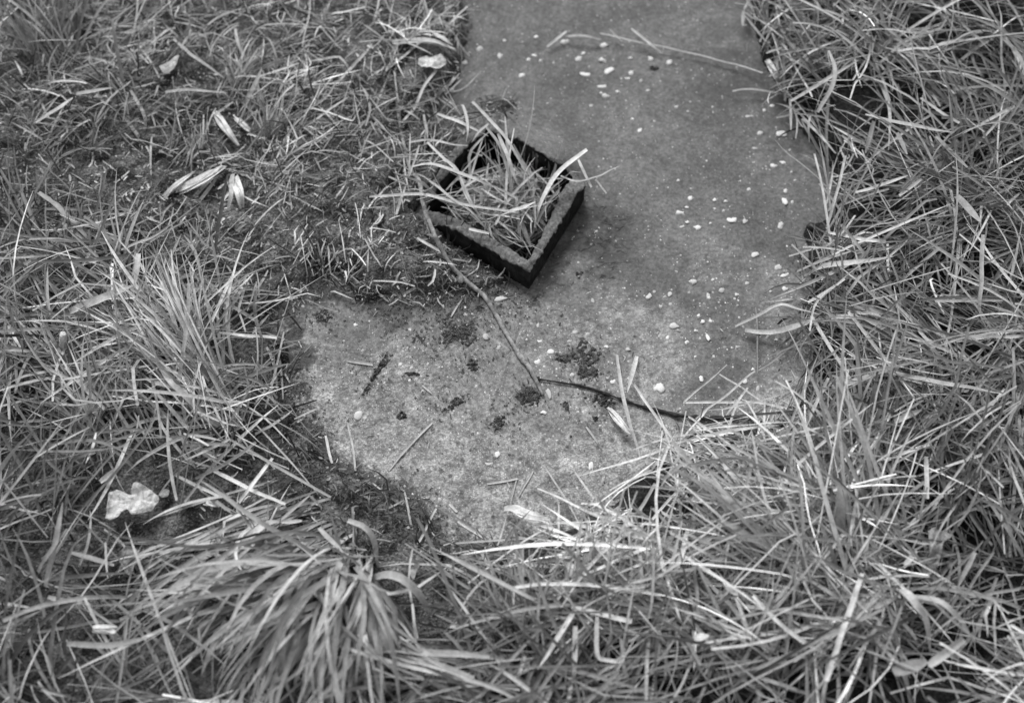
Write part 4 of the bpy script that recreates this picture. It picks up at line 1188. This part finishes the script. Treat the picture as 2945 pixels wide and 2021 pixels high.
CHIP_ME = [lump('stone_chip', 1, 1, .45, 100 + 7 * k, 2, .95) for k in range(7)]
for me in CHIP_ME: me.materials.append(MAT_STONE)
CHIPS = {
 2: [(775, 412, 22), (865, 322, 17), (997, 372, 14, 24), (1025, 268, 11), (1185, 392, 15), (1222, 366, 20, 11), (1265, 400, 13), (1133, 498, 20, 15),
     (1235, 243, 11), (1425, 280, 25, 22), (1685, 298, 25, 20), (1515, 388, 30, 20), (1543, 350, 17, 10), (1675, 397, 31, 25), (1700, 472, 35, 22),
     (1555, 490, 26, 15), (1852, 382, 13), (1982, 388, 17), (2108, 410, 24), (1857, 480, 20, 16), (1830, 517, 24, 11), (1918, 532, 11), (1665, 570, 22, 11),
     (1690, 632, 22, 17), (1765, 603, 11), (1968, 594, 17, 11), (1660, 610, 9), (2153, 704, 16, 11), (1920, 855, 13, 19), (1595, 695, 9), (1865, 780, 9),
     (2010, 795, 8), (2245, 1300, 19), (2222, 1360, 14, 9), (2182, 1397, 34, 18), (2230, 1455, 13), (2190, 1487, 12, 7), (2165, 1183, 8), (1648, 1095, 8)],
 3: [(628, 695, 17, 14), (577, 726, 14), (482, 765, 36, 13), (540, 875, 18, 15), (690, 878, 25, 22), (637, 1090, 18, 15), (695, 1068, 18, 14), (717, 1253, 15, 17),
     (712, 1322, 20, 30), (325, 1318, 14), (255, 1308, 13), (362, 1443, 22, 20), (450, 1452, 13, 20), (135, 1495, 20, 18), (685, 1480, 20, 30),
     (310, 1383, 10), (420, 1190, 8), (780, 1182, 8), (475, 1242, 9), (515, 975, 15, 10), (250, 1370, 8), (223, 1463, 8), (760, 1325, 11), (755, 1130, 9)],
 6: [(505, 192, 24, 19), (668, 272, 16, 18), (712, 325, 26, 12), (108, 368, 20, 17), (240, 352, 14, 9), (298, 422, 20, 17), (400, 450, 17, 14), (458, 377, 13),
     (210, 455, 8, 20), (712, 415, 15), (620, 428, 9), (755, 470, 8), (175, 627, 14), (133, 687, 18, 11), (150, 585, 10), (70, 762, 10), (655, 745, 10),
     (208, 725, 10, 33), (165, 1000, 15, 24), (535, 1068, 13, 19), (505, 940, 13), (120, 857, 8), (450, 1020, 12), (365, 800, 7)],
 5: [(2145, 655, 27, 21), (1490, 697, 20, 13), (1330, 826, 24, 17), (1258, 760, 18, 13), (1250, 650, 8, 17), (1243, 893, 14), (1695, 790, 12), (1840, 808, 14),
     (2097, 732, 13), (2225, 762, 9), (2050, 530, 14, 17), (2105, 450, 14, 17), (1972, 463, 15), (2040, 1060, 28, 32), (1315, 1100, 13, 34), (990, 797, 16),
     (905, 725, 22), (775, 582, 17, 13), (1465, 975, 13), (1738, 1022, 12), (1285, 1220, 15), (1010, 475, 36, 18), (345, 908, 13), (70, 1240, 28),
     (925, 1565, 26, 15), (975, 1500, 16, 19), (1595, 1570, 10, 22), (50, 650, 11), (1145, 880, 17), (2260, 365, 24, 14), (770, 535, 8), (1175, 745, 9)]}
k = 0
SCX, SCY = to_px((cx, cy, 0))
for c, lst in CHIPS.items():
    for q in lst:
        x, y = crop(c, q[0], q[1])
        g = ground_at(x, y, 0.0); z = float(slab_floor(g[0], g[1])); g = ground_at(x, y, z)
        s = CR[c][2] / FPX * 1.62
        s *= 1.18
        rx = q[2] * s * 1.0; ry = (q[3] if len(q) > 3 else q[2]) * s * .92 * 1.12
        o = bpy.data.objects.new('stone_chip', CHIP_ME[k % 7]); COL.objects.link(o)
        o.location = (g[0], g[1], z + .0002); o.scale = (rx, ry, min(rx, ry) * .8)
        o.rotation_euler = (rng.uniform(-.2, .2), rng.uniform(-.2, .2), rng.choice([0, math.pi]) + rng.uniform(-.45, .45))
        if y < 420: zone = 'far slab beyond the sleeve'
        elif y < 820 and x > 1700: zone = 'slab right of the sleeve'
        elif x > 1500: zone = 'slab between sleeve and dark stick'
        else: zone = 'slab around the twig'
        if x > 1500 and y > 1130: zone = 'slab below the dark stick'
        tag(o, 'small white stone chip on the ' + zone, 'stone chip', 'white stone chips on the ' + zone)
        k += 1
# grit too fine to count
gv = Pile()
n = 12000
px = rng.uniform(800, 2420, n); py = rng.uniform(40, 1640, n)
low = np.clip((py - 550) / 700, .05, 1)
clump = fbm(np.stack([px / 100, py / 100, 0 * px], -1), .9, 77, 3)
g = ground_at(px, py)
ok = (poly_sd(g[:, 0], g[:, 1], SLAB) < -.004) & (poly_sd(g[:, 0], g[:, 1], Q_OUT) > .006) & (rng.random(n) < low * np.clip(.5 + 1.6 * clump, .08, 1))
g = g[ok]; n = len(g)
rr = .0005 + .0016 * rng.random(n) ** 2.4
base_v = np.array([[1, 0, 0], [.3, .9, 0], [-.8, .6, 0], [-.8, -.6, 0], [.3, -.9, 0], [0, 0, .7]])
base_f = np.array([[0, 1, 5, 5], [1, 2, 5, 5], [2, 3, 5, 5], [3, 4, 5, 5], [4, 0, 5, 5]])[:, :3]
th = rng.uniform(0, 6.28, n)
B = base_v[None] * rr[:, None, None] * (1 + .35 * rng.standard_normal((n, 6, 1)))
X = B[..., 0] * np.cos(th)[:, None] - B[..., 1] * np.sin(th)[:, None]; Y = B[..., 0] * np.sin(th)[:, None] + B[..., 1] * np.cos(th)[:, None]
z = slab_floor(g[:, 0], g[:, 1])
V = np.stack([X + g[:, 0:1], Y + g[:, 1:2], np.abs(B[..., 2]) + z[:, None]], -1).reshape(-1, 3)
F = (base_f[None] + 6 * np.arange(n)[:, None, None]).reshape(-1, 3)
tn = np.repeat(np.where(rng.random(n) < .84, .20 + .45 * rng.random(n) ** 1.3, rng.uniform(.03, .10, n)), 6)
tag(link('slab_grit', mesh_np('slab_grit', V, F, tn, False), MAT_STRAW), 'fine pale grit strewn over the slab', 'grit', kind='stuff')

me = lump('black_pebble', .0085, .0065, .006, 5, 3, .3); 
x, y = crop(3, 885, 1510); g = ground_at(x, y, 0); z = float(slab_floor(g[0], g[1]))
o = link('black_pebble', me, MAT_BLACK); o.location = (g[0], g[1], max(z, 0) + .002)
tag(o, 'single black pebble at the right edge of the slab', 'pebble')

# ------------------------------------------------------------------ twig and dark stem
P = np.vstack([spot_line(2, [(310, 450, 25), (330, 740, 26), (400, 1080, 30), (470, 1190, 46), (492, 1330, 50), (560, 1520, 44)]),
               spot_line(5, [(600, 120, 34), (665, 240, 22), (760, 345, 12), (890, 455), (960, 560), (1050, 720), (1130, 850), (1195, 935), (1282, 1108)], .0035)])
rad = [.0012, .0014, .0018, .0022, .0022, .0024, .0026, .0027, .0030, .0029, .0027, .0028, .0028, .0030, .0017]
o = tube_obj('twig', P, rad, MAT_TWIG, n=150, sides=8, rough=.22, seed=3)
tag(o, 'long crooked pale twig running from the sleeve down the slab', 'twig')
for c, pt, r_ in ((5, (742, 352), .0042), (5, (1165, 885), .0040), (5, (640, 200), .0036)):
    kk = lump('knot', r_, r_ * 1.3, r_, int(pt[0]), 2, .4)
    q = spot_line(c, [(pt[0], pt[1])], .003)[0]
    ko = link('knot', kk, MAT_TWIG, o); ko.location = q
for pts_, in (([(300, 820, 34), (240, 770, 40), (190, 745, 38)],), ([(330, 740, 28), (390, 690, 36), (420, 660, 34)],), ([(482, 1260, 50), (540, 1240, 55), (575, 1200, 52)],)):
    so = tube_obj('side_shoot', spot_line(2, pts_), [.0013, .0010, .0006], MAT_TWIG, n=20, sides=6, rough=.2, seed=5); so.parent = o
P = np.vstack([spot_line(5, [(1185, 930), (1215, 985), (1270, 1005), (1340, 1016), (1520, 1045), (1640, 1080), (1800, 1138), (1950, 1190), (2100, 1222)], .0026),
               spot_line(6, [(0, 1238), (100, 1252), (200, 1258), (330, 1256), (490, 1258)], .004)])
rad = [.0016, .0024, .0022, .0022, .0022, .0024, .0028, .0032, .0032, .0034, .0036, .0034, .0036, .0034]
o = tube_obj('dark_stick', P, [q * .66 for q in rad], MAT_STEM, n=260, sides=8, rough=.5, seed=8)
tag(o, 'dark bent stick lying on the slab from the twig to the right grass', 'stem')
STEMS = [(4, [(1480, 1120, 20), (1700, 1200, 14), (1870, 1400, 14), (2050, 1570, 12)], 'thin dark stick along the lower left edge of the slab, longest of three'),
         (4, [(1930, 1160, 8), (1880, 1280, 14), (1850, 1400, 12)], 'short dark stick crossing the long one at the slab lower left edge'),
         (8, [(250, 460, 16), (360, 680, 20), (420, 800, 22)], 'thin dark stick right of the large tussock root')]
for c, pts, lab in STEMS:
    o = tube_obj('dark_stick', spot_line(c, pts), [.0014, .0018, .0012], MAT_STEM, n=40, sides=6, rough=.2, seed=len(lab))
    tag(o, lab, 'stem')

# ------------------------------------------------------------------ moss and mud patches on the slab
def patch_mesh(c, outline, height, seed, rough=.6, name='moss_patch', mat=None, crumple=0.0, z0=None, rings=40, ratio=None):
    ol = np.array([(p[0], p[1]) for p in outline], float)
    ol = np.vstack([ol, ol[:1]])
    B = resample(np.hstack([ol, np.zeros((len(ol), 1))]), 145)[:-1, :2]
    cen = B.mean(0)
    rr = np.linspace(0, 1, rings)[1:]
    pix = cen + rr[:, None, None] * (B - cen)[None]
    pix = np.concatenate([np.broadcast_to(cen, (1, 144, 2)), pix])
    x, y = crop(c, pix[..., 0], pix[..., 1])
    g = ground_at(x, y, 0.0 if z0 is None else z0)
    return g, np.concatenate([[0], rr])[:, None]


def finish(g, name, mat):
    r_, a_ = g.shape[:2]
    ii = np.arange(r_ * a_).reshape(r_, a_); jj = np.roll(ii, -1, 1)
    F = np.stack([ii[:-1], ii[1:], jj[1:], jj[:-1]], -1).reshape(-1, 4)
    return link(name, mesh_np(name, g.reshape(-1, 3), F), mat)


MOSS = [(5, [(1320, 875), (1420, 830), (1530, 735), (1590, 770), (1670, 805), (1700, 850), (1640, 920), (1690, 990), (1580, 1030), (1500, 990), (1540, 905), (1430, 905)], 'largest dark moss patch on the slab, above the dark stick'),
        (5, [(590, 600), (680, 570), (700, 660), (820, 640), (870, 760), (790, 810), (700, 760), (600, 800)], 'dark moss patch left of the twig, below the sleeve'),
        (5, [(765, 900), (800, 862), (860, 890), (855, 950), (790, 955)], 'small round moss patch left of the lower twig'),
        (5, [(1070, 1090), (1150, 1035), (1200, 1060), (1290, 1120), (1230, 1175), (1110, 1160)], 'dark moss patch around the lower tip of the twig'),
        (5, [(1390, 1165), (1425, 1145), (1460, 1180), (1430, 1215)], 'tiny moss spot below the dark stick'),
        (5, [(590, 1225), (700, 1130), (800, 1100), (790, 1140), (700, 1200), (620, 1245)], 'narrow slanting moss streak on the lower slab, left of centre'),
        (5, [(910, 1330), (960, 1260), (1040, 1230), (1050, 1270), (980, 1345)], 'narrow slanting moss streak on the lower slab, under the twig tip'),
        (5, [(405, 770), (440, 715), (510, 740), (500, 790)], 'small faint moss spot on the left of the slab'),
        (5, [(1530, 1120), (1640, 1100), (1760, 1150), (1720, 1190), (1600, 1170)], 'flat moss patch tucked under the dark stick'),
        (5, [(310, 1260), (350, 1215), (395, 1235), (370, 1280)], 'small moss spot left of the slanting moss streaks'),
        (5, [(80, 1130), (170, 960), (260, 840), (300, 860), (210, 970), (110, 1140)], 'long thin moss streak along the left of the slab'),
        (5, [(820, 545), (850, 525), (895, 540), (860, 570)], 'small moss spot beside the twig bend below the sleeve'),
        (5, [(360, 960), (430, 965), (510, 960), (540, 990), (430, 985), (380, 985)], 'curved thin moss line left of the small round patch'),
        (5, [(1600, 1250), (1625, 1230), (1650, 1270), (1620, 1290)], 'tiny moss spot between dark stick and lower straw'),
        (5, [(1480, 300), (1520, 285), (1550, 310), (1520, 345), (1490, 335)], 'small dark patch on the cracked skin right of the sleeve'),
        (2, [(850, 700), (930, 690), (1030, 650), (1090, 670), (1080, 770), (1010, 800), (920, 770), (860, 760)], 'dark moss patch beyond the top corner of the sleeve'),
        (2, [(1960, 430), (2010, 425), (2050, 450), (2000, 465)], 'dark smear on the far slab by the long stalk'),
        (0, [(885, 900), (930, 890), (960, 920), (950, 945), (905, 930)], 'dark blot near the left tip of the slab')]
for k, (c, ol, lab) in enumerate(MOSS):
    g, rr = patch_mesh(c, ol, .003, k)
    sz = slab_z(g[..., 0], g[..., 1])
    nz_ = fbm(g, 75, 200 + k, 2) * .5 + fbm(g, 330, 230 + k, 3) * 1.7
    hgt = .0016 * (1.0 - rr ** 3 * 1.9) + .0030 * (nz_ - .10)
    g[..., 2] = np.maximum(sz + hgt, sz - .004)
    g[0, :, 2] = g[0, :, 2].mean()
    tag(finish(g, 'moss_patch', MAT_MOSS), lab, 'moss')

# ------------------------------------------------------------------ pale leaves and scraps
def leaf(c, outline, z, amp, seed, label, name='dead_leaf', cat='leaf', lean=(0, 0)):
    g, rr = patch_mesh(c, outline, 0, seed, z0=z)
    cen = g[0, 0]
    g[..., 2] += amp * fbm(g, 45, seed, 3) * 1.6 + amp * .5 * np.abs(fbm(g, 90, seed + 3, 2)) + lean[0] * (g[..., 0] - cen[0]) + lean[1] * (g[..., 1] - cen[1])
    g[0, :, 2] = g[0, :, 2].mean()
    o = finish(g, name, MAT_DULL if 'dull' in label or 'crumbled' in label or 'ragged' in label else MAT_LEAF)
    s = o.modifiers.new('thickness', 'SOLIDIFY'); s.thickness = .0006
    tag(o, label, cat)


leaf(7, [(700, 402), (708, 300), (715, 225), (770, 205), (870, 240), (888, 172), (960, 185), (1042, 250), (1015, 300), (960, 350), (880, 368), (830, 330), (790, 385), (745, 402)],
     .045, .010, 11, 'crumpled pale dead leaf lying in the dark gap on the lower left')
leaf(2, [(460, 440), (480, 380), (560, 355), (620, 370), (645, 420), (600, 445), (540, 455)], .034, .011, 23, 'pale crumpled scrap at the far left edge of the slab')
leaf(8, [(740, 640), (790, 600), (850, 605), (920, 630), (900, 665), (820, 660), (760, 690)], .020, .006, 31, 'pale crumbled leaf at the foot of the slab, left of two')
leaf(8, [(895, 660), (950, 610), (1015, 630), (1000, 670), (930, 715), (900, 705)], .020, .006, 37, 'pale crumbled leaf at the foot of the slab, right of two')
leaf(7, [(770, 620), (830, 570), (900, 590), (930, 680), (880, 700), (850, 760), (790, 690)], .040, .008, 41, 'dull curled leaf in the grass below the crumpled pale leaf')
leaf(7, [(1040, 230), (1075, 190), (1110, 200), (1100, 235), (1060, 245)], .038, .004, 43, 'little dull leaf beside the right end of the crumpled pale leaf')
leaf(7, [(1185, 270), (1210, 245), (1250, 260), (1240, 295), (1200, 300)], .034, .004, 47, 'little dull leaf left of the small pale leaf scrap')
leaf(8, [(665, 1105), (700, 1075), (790, 1045), (780, 1080), (720, 1110)], .035, .004, 53, 'narrow pale leaf in the dark hollow right of the large tussock')
leaf(8, [(370, 660), (440, 650), (475, 690), (450, 740), (430, 790), (400, 720)], .035, .008, 59, 'ragged pale leaf on the bank right of the large tussock')
leaf(1, [(1040, 430), (1130, 400), (1185, 380), (1130, 470), (1080, 490)], .030, .006, 61, 'pale blunt leaf scrap by a dark hole in the upper left grass')
leaf(9, [(1640, 480), (1700, 450), (1800, 500), (1740, 560), (1720, 680), (1650, 760), (1620, 700), (1660, 600)], .075, .010, 67, 'blurred dull curled leaf among the grass at the lower right')
leaf(9, [(115, 1160), (150, 1130), (215, 1145), (190, 1175), (135, 1185)], .095, .004, 71, 'small pale leaf bit low in the bottom right grass')

# hollow pale stalk cut off, at the left
o = tube_obj('cut_stalk', spot_line(4, [(412, 815, 55), (412, 760, 72), (413, 708, 90)]), [.0042, .0044, .0038], MAT_LEAF, n=14, sides=10, rough=.05, seed=2)
tag(o, 'short pale cut stalk standing in the grass near the left edge', 'stalk')
